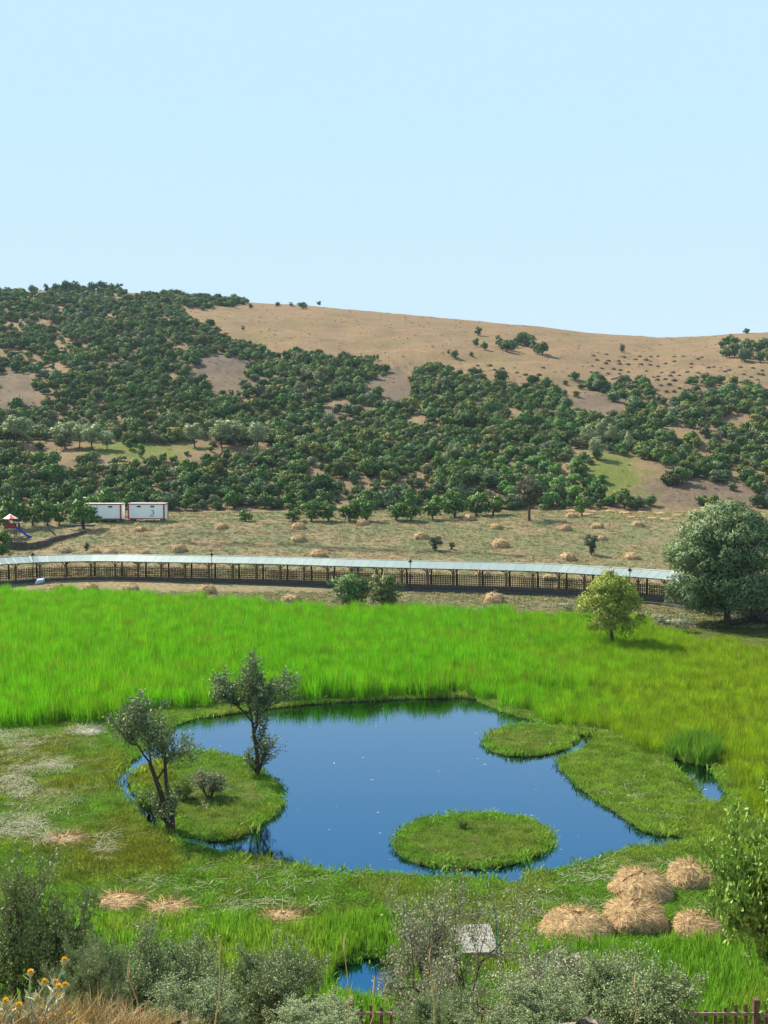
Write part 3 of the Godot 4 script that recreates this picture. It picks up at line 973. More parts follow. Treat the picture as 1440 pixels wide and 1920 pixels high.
		mr.tube([Vector3(0, 3.70, 0), Vector3(0, 3.74, 0), Vector3(0, 4.0, 0), Vector3(0, 4.12, 0)], [0.27, 0.27, 0.06, 0.02], 6, BLK)
		part("lantern_cap", mr.mesh(), M.paint, l)
	var lump_ := MB.new()
	lump_.tube([Vector3(-0.6, 0.15, 0), Vector3(-0.1, 0.5, 0.1), Vector3(0.45, 0.62, 0), Vector3(0.62, 0.85, 0)], [0.05, 0.32, 0.22, 0.05], 8, Color(0.30, 0.42, 0.75))
	var sk := part("blue_sack", lump_.mesh(), M.paint)
	sk.position = ground(75, 1104) + Vector3(0, 0.5, 0)
	tag(sk, "small blue and white bundle lying in front of the walkway", "bundle")

# ---------------------------------------------------------------- white site cabins
func cabins() -> void:
	var RED := Color(0.30, 0.045, 0.03)
	var WHITE := Color(0.78, 0.80, 0.83)
	var g := ground(240, 977)
	var base := g.y + 0.35
	var list := [[g, 6.5, "white site cabin with red corner posts and a crescent emblem"], [g + Vector3(-7.4, 0, 0.9), 6.5, "white site cabin with one dark vent, partly hidden by a tree"]]
	for k in 2:
		var p: Vector3 = list[k][0]
		var L: float = list[k][1]
		var H := 2.75
		var D := 2.6
		var c := thing("site_cabin", list[k][2], "cabin", Vector3(p.x, base, p.z), -0.05)
		var mb := MB.new()
		mb.box(Transform3D(Basis(), Vector3(L * 0.5, H * 0.5, -D * 0.5)), Vector3(L - 0.1, H - 0.1, D - 0.1), WHITE)
		var wall := part("wall", mb.mesh(), M.paint, c)
		# vertical panel joints standing slightly proud
		for j in 6:
			var mj := MB.new()
			mj.box(Transform3D(Basis(), Vector3(L * (j + 0.5) / 6.0, H * 0.5, -D * 0.5 + D * 0.5 - 0.045)), Vector3(L / 6.0 - 0.02, H - 0.36, 0.03), WHITE)
			part("wall_panel", mj.mesh(), M.paint, c)
		for x in [0.09, L - 0.09]:
			for z in [-0.09, -D + 0.09]:
				var mp := MB.new()
				mp.box(Transform3D(Basis(), Vector3(x, H * 0.5, z)), Vector3(0.24, H, 0.24), RED)
				part("corner_post", mp.mesh(), M.paint, c)
		for z in [-0.06, -D + 0.06]:
			for y in [0.08, H - 0.1]:
				var mr := MB.new()
				mr.box(Transform3D(Basis(), Vector3(L * 0.5, y, z)), Vector3(L - 0.42, 0.17, 0.16), RED)
				part("frame_rail", mr.mesh(), M.paint, c)
		for x in [0.06, L - 0.06]:
			var mr := MB.new()
			mr.box(Transform3D(Basis(), Vector3(x, H - 0.1, -D * 0.5)), Vector3(0.15, 0.17, D - 0.42), RED)
			part("frame_rail", mr.mesh(), M.paint, c)
		var mt := MB.new()
		mt.box(Transform3D(Basis(), Vector3(L * 0.5, H + 0.03, -D * 0.5)), Vector3(L + 0.06, 0.06, D + 0.06), Color(0.68, 0.68, 0.68))
		part("roof", mt.mesh(), M.paint, c)
		for x in ([1.95, 4.35] if k == 0 else [4.6]):
			var mv := MB.new()
			mv.box(Transform3D(Basis(), Vector3(x, H - 0.52, 0.0)), Vector3(0.7, 0.26, 0.06), Color(0.02, 0.02, 0.025))
			part("vent", mv.mesh(), M.paint, c)
		for x in [0.6, L - 0.6]:
			for z in [-0.3, -D + 0.3]:
				var mf := MB.new()
				mf.box(Transform3D(Basis(), Vector3(x, -0.35, z)), Vector3(0.4, 0.7, 0.4), Color(0.3, 0.3, 0.3))
				part("foot_block", mf.mesh(), M.stone, c)
		if k == 0:
			# crescent, open to the left
			var mc := MB.new()
			var o := Vector3(4.3, 1.22, 0.004)
			for j in 20:
				var a := deg_to_rad(-125.0 + 250.0 * j / 20.0)
				var b := deg_to_rad(-125.0 + 250.0 * (j + 1) / 20.0)
				var inner := func(t: float) -> Vector3:
					var e := Vector3(cos(t), sin(t), 0) * 0.40
					var f := (deg_to_rad(125.0) - absf(t)) / deg_to_rad(125.0)
					return e * (1.0 - 0.38 * sqrt(maxf(f, 0.0)))
				mc.quad(o + Vector3(cos(a), sin(a), 0) * 0.40, o + Vector3(cos(b), sin(b), 0) * 0.40, o + inner.call(b), o + inner.call(a), Color(0.03, 0.03, 0.05))
			part("crescent_emblem", mc.mesh(), M.paint, wall)
			var tm := TextMesh.new()
			tm.text = "KIZILAY"
			var sf := SystemFont.new()
			sf.font_names = PackedStringArray(["Droid Sans"])
			tm.font = sf
			tm.font_size = 32
			tm.pixel_size = 0.008
			tm.depth = 0.01
			var bm: StandardMaterial3D = M.paint.duplicate()
			bm.vertex_color_use_as_albedo = false
			bm.albedo_color = Color(0.1, 0.1, 0.13)
			var te := part("lettering", tm, bm, wall)
			te.position = Vector3(4.3, 0.55, 0.006)
	# concrete slab beside the cabins
	var ms := MB.new()
	ms.box(Transform3D(), Vector3(4.5, 0.25, 1.6), Color(0.5, 0.5, 0.48))
	var s := part("concrete_slab", ms.mesh(), M.stone)
	s.position = ground(152, 985) + Vector3(0, 0.1, 0)
	tag(s, "low pale concrete slab lying beside the white cabins", "slab")

# ---------------------------------------------------------------- playground and retaining wall
func playground() -> void:
	var g := ground(20, 1009)
	var MAR := Color(0.16, 0.012, 0.025)
	var t := thing("play_tower", "maroon play tower with red and white roof and blue slide", "play tower", g, 0.15)
	for x in [-0.75, 0.75]:
		for z in [-0.75, 0.75]:
			var mb := MB.new()
			mb.tube([Vector3(x, -0.3, z), Vector3(x, 3.2, z)], [0.07, 0.07], 6, Color(0.07, 0.02, 0.02))
			part("leg", mb.mesh(), M.paint, t)
	var md := MB.new()
	md.box(Transform3D(Basis(), Vector3(0, 1.5, 0)), Vector3(1.75, 0.12, 1.75), Color(0.3, 0.27, 0.24))
	part("platform", md.mesh(), M.paint, t)
	var k := 0
	for e in [[Vector3(0, 2.0, 0.8), Vector3(1.6, 0.8, 0.06)], [Vector3(0, 2.0, -0.8), Vector3(1.6, 0.8, 0.06)], [Vector3(-0.8, 2.0, 0), Vector3(0.06, 0.8, 1.5)]]:
		var mb := MB.new()
		mb.box(Transform3D(Basis(), e[0]), e[1], MAR)
		part("guard_panel", mb.mesh(), M.paint, t)
	for j in 8:
		var a := TAU * j / 8.0
		var b := TAU * (j + 1) / 8.0
		var mr := MB.new()
		var col := Color(0.55, 0.10, 0.10) if j % 2 else Color(0.72, 0.5, 0.48)
		mr.tri(Vector3(0, 3.95, 0), Vector3(cos(a) * 1.2, 3.2, sin(a) * 1.2), Vector3(cos(b) * 1.2, 3.2, sin(b) * 1.2), col)
		mr.tri(Vector3(0, 3.90, 0), Vector3(cos(b) * 1.2, 3.15, sin(b) * 1.2), Vector3(cos(a) * 1.2, 3.15, sin(a) * 1.2), col)
		part("roof_panel", mr.mesh(), M.paint, t)
	# the slide: a trough with raised sides
	var ms := MB.new()
	var BLU := Color(0.012, 0.035, 0.42)
	var pts := [Vector3(0.85, 1.6, 0.1), Vector3(1.2, 1.5, 0.15), Vector3(2.6, 0.35, 0.45), Vector3(3.1, 0.12, 0.55), Vector3(3.4, 0.12, 0.6)]
	for j in pts.size() - 1:
		var p: Vector3 = pts[j]
		var q: Vector3 = pts[j + 1]
		var s := Vector3(0, 0, 0.32)
		var h := Vector3(0, 0.24, 0)
		ms.quad(p - s, q - s, q + s, p + s, BLU)
		ms.quad(p - s - Vector3(0, 0.04, 0), p + s - Vector3(0, 0.04, 0), q + s - Vector3(0, 0.04, 0), q - s - Vector3(0, 0.04, 0), BLU)
		for f in [-1.0, 1.0]:
			ms.quad(p + s * f, q + s * f, q + s * f + h, p + s * f + h, BLU)
			ms.quad(p + s * f * 1.12, p + s * f * 1.12 + h, q + s * f * 1.12 + h, q + s * f * 1.12, BLU)
			ms.quad(p + s * f + h, q + s * f + h, q + s * f * 1.12 + h, p + s * f * 1.12 + h, BLU)
	part("slide", ms.mesh(), M.paint, t)
	var mw := MB.new()
	mw.box(Transform3D(Basis(), Vector3(1.3, 2.55, 0)), Vector3(1.0, 0.08, 0.5), Color(0.7, 0.7, 0.68))
	part("side_shelf", mw.mesh(), M.paint, t)
	# leaning weathered log
	var ml := MB.new()
	ml.tube([Vector3(0.9, -0.1, 0), Vector3(0.3, 0.5, 0), Vector3(-0.2, 0.9, 0.05), Vector3(-0.5, 1.35, 0)], [0.16, 0.15, 0.13, 0.11], 7, Color(0.1, 0.09, 0.08))
	var lg := part("leaning_log", ml.mesh(), M.bark)
	lg.position = ground(96, 1004)
	tag(lg, "dark leaning log in the dry grass beside the playground", "log")
	# retaining wall of rough stones
	var wl := thing("stone_wall", "curved dry stone retaining wall below the playground", "wall", Vector3.ZERO)
	var path := []
	for e in [[10, 1029], [30, 1031], [50, 1030.5], [70, 1028], [85, 1024], [97, 1017], [115, 1012], [135, 1007], [160, 1000]]:
		path.append(ground(e[0], e[1]))
	rng.seed = 52
	var stones := MB.new()
	for j in path.size() - 1:
		var a: Vector3 = path[j]
		var b: Vector3 = path[j + 1]
		var h := lerpf(1.25, 0.45, j / 7.0)
		var dir := (b - a).normalized()
		var f := Basis.looking_at(Vector3(dir.x, 0, dir.z).normalized().cross(Vector3.UP), Vector3.UP)
		var rows := int(h / 0.22) + 1
		for r in rows:
			var n := int(a.distance_to(b) / 0.36) + 1
			for k2 in n:
				var q := a.lerp(b, (k2 + 0.5 * (r % 2)) / n) + Vector3(0, r * 0.22, 0)
				stones.box(Transform3D(f * Basis.from_euler(Vector3(rng.randf_range(-0.15, 0.15), rng.randf_range(-0.15, 0.15), rng.randf_range(-0.1, 0.1))), q), Vector3(rng.randf_range(0.32, 0.46), rng.randf_range(0.2, 0.27), 0.5), shade(Color(0.17, 0.145, 0.12), 0.4))
	part("stones", stones.mesh(), M.stone, wl, "stuff")

# ---------------------------------------------------------------- hay
func hay_mesh(seed_: int, r: float, h: float, straws: int, c1: Color, c2: Color, straw_len := 0.5, straw_w := 0.02, flat := 1.0) -> ArrayMesh:
	rng.seed = seed_
	var mb := MB.new()
	var rings := 9
	var seg := 22
	var nf := FastNoiseLite.new()
	nf.seed = seed_
	nf.frequency = 0.9 / r
	var f := func(t: float, a: float) -> Vector3:
		var k := 1.0 + 0.30 * nf.get_noise_2d(cos(a) * r * 1.3 + t * r, sin(a) * r * 1.3)
		var rr := r * sin(t * PI * 0.5) * k
		return Vector3(cos(a) * rr, h * (pow(maxf(cos(t * PI * 0.5), 0.0), 0.75) * (1.0 + 0.18 * nf.get_noise_2d(a * r, t * r * 3.0))) - 0.06 * t, sin(a) * rr * flat)
	for k in rings:
		for j in seg:
			var a := TAU * j / seg
			var b := TAU * (j + 1) / seg
			mb.quad(f.call(k / float(rings), a), f.call(k / float(rings), b), f.call((k + 1) / float(rings), b), f.call((k + 1) / float(rings), a), shade(c1.lerp(c2, rng.randf()), 0.12))
	for k in straws:
		var t := sqrt(rng.randf()) * 1.02
		var a := rng.randf() * TAU
		var p: Vector3 = f.call(t, a)
		var q: Vector3 = f.call(minf(t + 0.14, 1.1), a + rng.randf_range(-0.35, 0.35))
		var dir := ((q - p).normalized() + rdir() * (0.45 + 1.1 * (1.0 - t) * (1.0 - t))).normalized() * straw_len * rng.randf_range(0.5, 1.3)
		var up := Vector3(cos(a), 0.8, sin(a)).normalized()
		var sd := dir.cross(up).normalized() * straw_w
		p += up * rng.randf_range(0.0, 0.05) * r
		mb.quad(p - sd, p + sd, p + dir + sd * 0.6 + up * 0.03, p + dir - sd * 0.6 + up * 0.03, shade(c1.lerp(c2, rng.randf()) * 1.15, 0.3))
	return mb.mesh()

func haystacks() -> void:
	var far := []
	for k in 3: far.append(hay_mesh(60 + k, 1.15, 1.05, 420, H1, H2, 0.4, 0.03))
	rng.seed = 61
	var L := {
		"meadow": "rounded brown hay stack on the dry meadow behind the walkway",
		"front": "rounded hay stack in the strip between walkway and reeds"}
	for e in [[265, 996, 21], [415, 991, 23], [560, 991, 24], [560, 1014, 26], [335, 1033, 27], [597, 1043, 29], [122, 1035, 22], [176, 1039, 24], [208, 1040, 24], [271, 1040, 20], [790, 1010, 27], [930, 991, 21], [938, 1024, 30], [1060, 993, 22], [1072, 970, 20], [1120, 990, 22], [1128, 1012, 18], [1196, 986, 20], [1065, 1049, 28], [1185, 1047, 25], [1030, 1088, 25], [665, 1068, 25], [905, 1080, 26], [880, 974, 22], [680, 983, 20]]:
		var g := ground(e[0], e[1])
		var o := part("hay_stack", far[rng.randi() % 3], M.straw)
		o.position = g - Vector3(0, 0.05, 0)
		o.rotation.y = rng.randf() * TAU
		o.scale = Vector3.ONE * (e[2] / px_per_m(g) / 2.1)
		tag(o, L.meadow, "hay stack", "hay stacks on the meadow behind the walkway")
	for e in [[107, 1106, 26], [168, 1106, 28], [245, 1108, 28], [388, 1112, 34], [546, 1129, 34], [926, 1128, 36]]:
		var g := ground(e[0], e[1])
		var o := part("hay_stack", far[rng.randi() % 3], M.straw)
		o.position = g - Vector3(0, 0.05, 0)
		o.rotation.y = rng.randf() * TAU
		o.scale = Vector3.ONE * (e[2] / px_per_m(g) / 2.1)
		tag(o, L.front, "hay stack", "hay stacks between walkway and reeds")
	var low: ArrayMesh = hay_mesh(66, 1.3, 0.35, 200, H1, H2, 0.5, 0.03)
	for e in [[1075, 958], [1112, 960], [1145, 959], [1172, 962], [1203, 961], [1240, 963], [1272, 966], [1185, 970], [1225, 972], [1100, 965], [1250, 974]]:
		var o := part("hay_swath", low, M.straw)
		o.position = ground(e[0], e[1])
		o.rotation.y = rng.randf() * TAU
		o.scale = Vector3.ONE * rng.randf_range(0.7, 1.1)
		tag(o, "low golden hay swath at the far right corner of the meadow", "hay", "golden swaths at the end of the meadow")
	# the five big stacks beside the pond
	var spec := [[1296, 1652, 92, 48, "big hay stack nearest the pond tip, one shaded side"], [1203, 1672, 118, 52, "big wide hay stack touching the one nearest the pond tip"], [1192, 1730, 118, 58, "big hay stack in the middle of the group of five"], [1080, 1748, 138, 52, "big spread-out hay stack behind the twiggy grey bush"], [1306, 1748, 92, 46, "big hay stack partly hidden by the bright broadleaf bush"]]
	for k in 5:
		var e: Array = spec[k]
		var g := ground(e[0], e[1])
		var pm := px_per_m(g)
		var r: float = e[2] / pm / 2.0
		var o := thing("big_hay_stack", e[4], "hay stack", g - Vector3(0, 0.03, 0), rng.randf() * TAU, "big hay stacks beside the pond")
		part("mound", hay_mesh(70 + k, r * 0.93, e[3] / pm * 0.74, 10, H1, H2, 0.2, 0.01), M.straw, o)
		part("straw", hay_mesh(70 + k, r * 0.95, e[3] / pm * 0.76, 5200, H1, H2, 0.24, 0.006), M.straw, o, "stuff")
	# flattened patches of hay left on the mown grass
	var fl := [[228, 1692, 92, 0.2, "reddish flattened hay patch on the mown bank"], [320, 1706, 78, 0.25, "pale flattened hay patch beside the reddish one"], [122, 1574, 74, 0.14, "thin orange hay patch on the mown grass"], [530, 1718, 90, 0.12, "low hay litter at the edge of the tall grass"], [158, 1372, 66, 0.14, "bleached grey hay patch near the edge of the reeds"]]
	for k in 5:
		var e: Array = fl[k]
		var g := ground(e[0], e[1])
		var r: float = e[2] / px_per_m(g) / 2.0
		var grey := k == 4
		var o := part("hay_patch", hay_mesh(80 + k, r, e[3], 900, Color(0.30, 0.28, 0.23) if grey else H1, Color(0.40, 0.38, 0.32) if grey else H2, 0.5, 0.009, 0.75), M.straw)
		o.position = g
		tag(o, e[4], "hay", "")

# ---------------------------------------------------------------- reeds, grass, straw
func blade_clump(seed_: int, n: int, spread: float, h: float, w: float, c1: Color, c2: Color, lean: float) -> ArrayMesh:
	rng.seed = seed_
	var mb := MB.new()
	for k in n:
		var a := rng.randf() * TAU
		var r := sqrt(rng.randf()) * spread
		var p := Vector3(cos(a) * r, -0.03, sin(a) * r)
		var b := rng.randf() * TAU
		var s := Vector3(cos(b), 0, sin(b)) * w
		var o := Vector3(rng.randf_range(-1, 1), 0, rng.randf_range(-1, 1)) * lean * h
		var hh := h * rng.randf_range(0.65, 1.1)
		var m := p + Vector3(0, hh * 0.6, 0) + o * 0.35
		var t := p + Vector3(0, hh, 0) + o
		var c := shade(c1.lerp(c2, rng.randf()), 0.2)
		mb.quad(p - s * 0.7, p + s * 0.7, m + s, m - s, c)
		mb.tri(m - s, m + s, t, c)
	return mb.mesh()

func reeds_and_grass() -> void:
	var poly := PackedVector2Array()
	for q in REEDS: poly.append(Vector2(q[0], q[1]))
	var reed := blade_clump(90, 24, 0.36, 1.35, 0.014, Color(0.125, 0.365, 0.008), Color(0.205, 0.43, 0.016), 0.22)
	rng.seed = 91
	var buf := PackedFloat32Array()
	var d := 46.0
	while d < 132.0:
		var st := 0.30 + d * 0.0012
		var x := -0.42 * d
		while x < 0.42 * d:
			var qx := x + rng.randf_range(-0.25, 0.25)
			var qd := d + rng.randf_range(-0.25, 0.25)
			x += st
			var p := seen_at(Vector3(qx, 0.36, -qd))
			var pj := p + Vector2(0.0, 16.0 * patch.get_noise_2d(qx * 5.0, qd * 5.0))
			if p.y > 1600.0 or not Geometry2D.is_point_in_polygon(pj, poly): continue
			if shore(qx, qd) < (0.3 if p.x < 1200.0 else 0.7): continue
			var right := smoothstep(850.0, 1350.0, p.x + (p.y - 1250.0) * 0.5 + 160.0 * patch.get_noise_2d(qx * 1.5, qd * 1.5))
			var s := lerpf(1.0, 0.62, right) * rng.randf_range(0.8, 1.15) * (1.0 + 0.25 * patch.get_noise_2d(qx * 3.0, qd * 3.0))
			if p.y > 1300.0 and p.x > 880.0: s *= 0.75
			var c := Color(0.82, 1.0, 0.6).lerp(Color(1.35, 0.85, 0.9), right)
			var yel := clampf(patch.get_noise_2d(qx * 2.0 + 50.0, qd * 2.0) * 1.2, 0.0, 0.5)
			c = c.lerp(Color(1.4, 0.95, 1.0), yel * 0.6) * rng.randf_range(0.65, 1.2)
			if rng.randf() < 0.09: c = Color(1.7, 0.9, 3.0) * rng.randf_range(0.5, 0.8)
			c *= 1.0 + 0.45 * grain.get_noise_2d(qx * 22.0, qd * 6.0)
			s *= 1.0 + 0.22 * grain.get_noise_2d(qx * 12.0 + 70.0, qd * 12.0)
			put(buf, on_ground(qx, qd), rng.randf() * TAU, s * 0.5 + 0.5, s, c, rng.randf_range(-0.09, 0.09))
		d += st
	tag(many("reed_bed", reed, M.blade, buf), "dense bright green reed bed between pond and walkway", "reeds")
	# taller dark reeds by the small pool
	var tall := blade_clump(92, 18, 0.3, 1.15, 0.014, Color(0.085, 0.22, 0.02), Color(0.16, 0.31, 0.03), 0.3)
	var b2 := PackedFloat32Array()
	rng.seed = 93
	for k in 420:
		var a := rng.randf() * TAU
		var e := [1300.0 + cos(a) * 48.0 * sqrt(rng.randf()), 1416.0 + sin(a) * 16.0]
		var q := on_level(e[0], e[1], 0.36)
		if shore(q.x, -q.z) < 0.05: continue
		var s := rng.randf_range(0.7, 1.1)
		put(b2, on_ground(q.x, -q.z), rng.randf() * TAU, s, s, Color(1, 1, 1) * rng.randf_range(0.8, 1.2))
	tag(many("pool_reeds", tall, M.blade, b2), "darker tall reeds leaning over the small pool", "reeds")
	# mown grass round the pond and on the islands, strip before the walkway
	var short := blade_clump(94, 18, 0.2, 0.17, 0.012, Color(0.115, 0.225, 0.02), Color(0.20, 0.295, 0.04), 0.7)
	var b3 := PackedFloat32Array()
	rng.seed = 95
	d = 30.0
	while d < 86.0:
		var st := 0.135 + (d - 30.0) * 0.002
		var x := -0.40 * d
		while x < 0.40 * d:
			var qx := x + rng.randf_range(-0.12, 0.12)
			var qd := d + rng.randf_range(-0.12, 0.12)
			x += st
			var w := shore(qx, qd)
			if w < 0.1 + 0.08 * grain.get_noise_2d(qx * 30.0, qd * 30.0): continue
			var p := seen_at(Vector3(qx, 0.36, -qd))
			if p.x < -60.0 or p.x > 1500.0: continue
			if w > 0.8 and Geometry2D.is_point_in_polygon(p, poly): continue
			var a := patch.get_noise_2d(qx * 4.0, qd * 4.0)
			var b := patch.get_noise_2d(qx * 1.6 + 70.0, qd * 1.6)
			var dry := clampf(0.15 + a * 1.8 + b * 1.2, 0.0, 1.0)
			var isle := in_ovals(p, [[887, 1575, 120, 36], [985, 1388, 62, 18], [400, 1500, 90, 48]]) < 1.0
			var c := Color(0.72, 0.92, 0.6).lerp(Color(1.25, 0.95, 1.4), dry * 0.75)
			c *= 1.18
			if p.x > 1030.0 and p.y < 1600.0: c = c.lerp(Color(1.25, 1.2, 0.9), 0.6)
			if isle: c = c.lerp(Color(1.1, 1.0, 1.5), 0.5)
			if p.x < 330.0 and p.y > 1380.0 and p.y < 1680.0: c = c.lerp(Color(1.15, 0.82, 0.6), clampf(0.5 + b * 2.0, 0.0, 1.0))
			var s := rng.randf_range(0.7, 1.3) * (0.65 if isle else 1.0) * (1.2 if w < 0.35 else 1.0) * (rng.randf_range(1.4, 2.4) if w < 0.7 and rng.randf() < 0.07 else 1.0)
			put(b3, on_ground(qx, qd), rng.randf() * TAU, s, s * (0.85 + 0.9 * a), c * rng.randf_range(0.6, 1.2) * (1.0 + 0.5 * grain.get_noise_2d(qx * 16.0, qd * 16.0)), 0.0)
		d += st
	tag(many("mown_grass", short, M.blade, b3), "short mown grass round the pond and on its islands", "grass")
	# knee-high fresh grass in front
	var mid := blade_clump(96, 16, 0.22, 0.55, 0.012, Color(0.1, 0.27, 0.015), Color(0.19, 0.36, 0.03), 0.35)
	var b4 := PackedFloat32Array()
	rng.seed = 97
	d = 29.0
	while d < 40.0:
		var x := -0.40 * d
		while x < 0.40 * d:
			var qx := x + rng.randf_range(-0.12, 0.12)
			var qd := d + rng.randf_range(-0.12, 0.12)
			x += 0.2
			if shore(qx, qd) < 0.15: continue
			var p := seen_at(Vector3(qx, 0.36, -qd))
			var edge := 1728.0 if p.x < 760.0 else 1775.0
			if p.x > 860.0 and p.x < 950.0: continue
			if p.y < edge + 30.0 * patch.get_noise_2d(qx * 4.0, qd * 4.0): continue
			var s := rng.randf_range(0.6, 1.2)
			var a := patch.get_noise_2d(qx * 3.0, qd * 3.0)
			put(b4, on_ground(qx, qd), rng.randf() * TAU, s, s, Color(0.9, 0.95, 0.9).lerp(Color(1.5, 1.0, 1.5), clampf(a * 1.6, 0, 1)) * rng.randf_range(0.75, 1.15))
		d += 0.2
	tag(many("tall_grass", mid, M.blade, b4), "knee-high fresh green grass between bank and bushes", "grass")
	# weeds on the strip in front of the walkway and on the meadow
	var weed := blade_clump(98, 14, 0.45, 0.3, 0.03, Color(0.20, 0.215, 0.11), Color(0.33, 0.275, 0.155), 0.7)
	var b5 := PackedFloat32Array()
	rng.seed = 99
	for k in 30000:
		var dd := sqrt(rng.randf_range(102.0 * 102.0, 212.0 * 212.0))
		var x := rng.randf_range(-0.39, 0.39) * dd
		var p := seen_at(on_ground(x, dd))
		if dd < 136.0 and Geometry2D.is_point_in_polygon(p, poly): continue
		if p.y < 1150.0 and p.y > 1078.0 and p.x < 1050.0 and dd > 131.0 and dd < 143.0: continue
		var a := patch.get_noise_2d(x * 2.2, dd * 2.2)
		var c := Color(0.8, 1.05, 0.8).lerp(Color(1.25, 1.0, 1.0), clampf(0.5 + a * 1.7 + rng.randf_range(-0.3, 0.3), 0, 1)) * rng.randf_range(0.75, 1.2)
		if rng.randf() < 0.02: c = Color(1.3, 1.5, 0.2)
		var s := rng.randf_range(0.5, 1.2)
		put(b5, on_ground(x, dd), rng.randf() * TAU, s, s * rng.randf_range(0.5, 1.0), c)
	tag(many("meadow_grass", weed, M.straw, b5), "dry short grass and weeds of the meadow", "grass")
	# bleached straw strewn over the mown ground on the left
	var st2 := MB.new()
	rng.seed = 121
	for k in 9:
		var a := rng.randfn(0.0, 0.7)
		var p := Vector3(rng.randf_range(-0.45, 0.45), rng.randf_range(0.04, 0.14), rng.randf_range(-0.4, 0.4))
		var l := rng.randf_range(0.12, 0.55)
		var v := Vector3(cos(a), rng.randf_range(-0.06, 0.08), sin(a)) * l
		var m := p + v * 0.5 + Vector3(0, 0.03, rng.randf_range(-0.08, 0.08))
		var s := Vector3(-sin(a), 0, cos(a)) * 0.0055
		var c := shade(Color(0.36, 0.34, 0.27), 0.25)
		st2.quad(p - s, p + s, m + s, m - s, c)
		st2.quad(m - s, m + s, p + v + s * 0.5, p + v - s * 0.5, c)
	var b6 := PackedFloat32Array()
	var zones := [[40, 1385, 60, 16, 34], [45, 1425, 70, 22, 26], [30, 1475, 45, 24, 40], [80, 1440, 60, 10, 26], [90, 1500, 70, 30, 20], [30, 1545, 60, 20, 36], [60, 1570, 80, 14, 22], [160, 1372, 34, 9, 22], [420, 1650, 160, 26, 10], [500, 1700, 120, 14, 12], [1010, 1700, 130, 40, 22], [195, 1600, 12, 60, 12], [1180, 1640, 160, 26, 22], [110, 1440, 100, 80, 30], [700, 1690, 700, 70, 10], [385, 1490, 60, 20, 10], [1230, 1480, 120, 60, 12]]
	for z in zones:
		for k in z[4] * 2:
			var a := rng.randf() * TAU
			var r := sqrt(rng.randf())
			var q := on_level(z[0] + cos(a) * r * z[2], z[1] + sin(a) * r * z[3], 0.36)
			if shore(q.x, -q.z) < 0.3: continue
			var turn := 3.5 * patch.get_noise_2d(q.x * 2.0, q.z * 2.0) + rng.randfn(0.0, 0.7)
			var s := rng.randf_range(0.7, 1.25)
			put(b6, on_ground(q.x, -q.z), turn, s, s, Color(1, 1, 1) * rng.randf_range(0.7, 1.1))
	tag(many("loose_straw", st2.mesh(), M.straw, b6), "bleached straw strewn over the mown ground", "straw")

# ---------------------------------------------------------------- branching shrubs and trees seen close
func branch(wood: MB, lv: MB, p: Vector3, dir: Vector3, len_: float, rad: float, level: int, q: Dictionary) -> void:
	var pts := [p]
	var rads := [rad]
	var cur := p
	var dd := dir
	var segs := 4
	var end := rad * (0.62 if level > 0 else 0.25)
	for k in segs:
		dd = (dd + rdir() * q.wiggle + Vector3(0, q.up, 0)).normalized()
		cur += dd * len_ / segs
		pts.append(cur)
		rads.append(lerpf(rad, end, (k + 1.0) / segs))
		if level > 0:
			var kids: int = q.kids if k >= 1 or level < q.levels else 0
			for j in kids:
				if k < segs - 1 and rng.randf() > q.fill: continue
				var o: Vector3 = (dd * q.forward + rdir() * 0.9 + Vector3(0, 0.15, 0)).normalized()
				branch(wood, lv, cur, o, len_ * rng.randf_range(0.5, 0.72), rads[-1] * 0.62, level - 1, q)
		if level <= 1:
			for j in q.leaves:
				if rng.randf() > q.leafy: continue
				var o := (rdir() + dd * 0.5 + Vector3(0, 0.25, 0)).normalized()
				var l: float = q.leaf.x * rng.randf_range(0.65, 1.25)
				var sd: Vector3 = o.cross(rdir()).normalized() * l * float(q.leaf.y)
				lv.leaf(cur + rdir() * len_ * 0.18, o * l, sd, shade(q.c1.lerp(q.c2, rng.randf()), 0.22))
	wood.tube(pts, rads, 5 if level > 1 else (4 if level == 1 else 3), q.bark, level > 1)

func shrub_mesh(seed_: int, stems: int, h: float, spread: float, q: Dictionary) -> Array:
	rng.seed = seed_
	var wood := MB.new()
	var lv := MB.new()
	for k in stems:
		var a := TAU * (k + rng.randf()) / stems
		var dir := Vector3(cos(a) * spread, 1.0, sin(a) * spread).normalized()
		branch(wood, lv, Vector3(cos(a), -0.5, sin(a)) * 0.1, dir, h * 0.55 * rng.randf_range(0.8, 1.15), q.rad, q.levels, q)
	return [wood.mesh(), lv.mesh()]

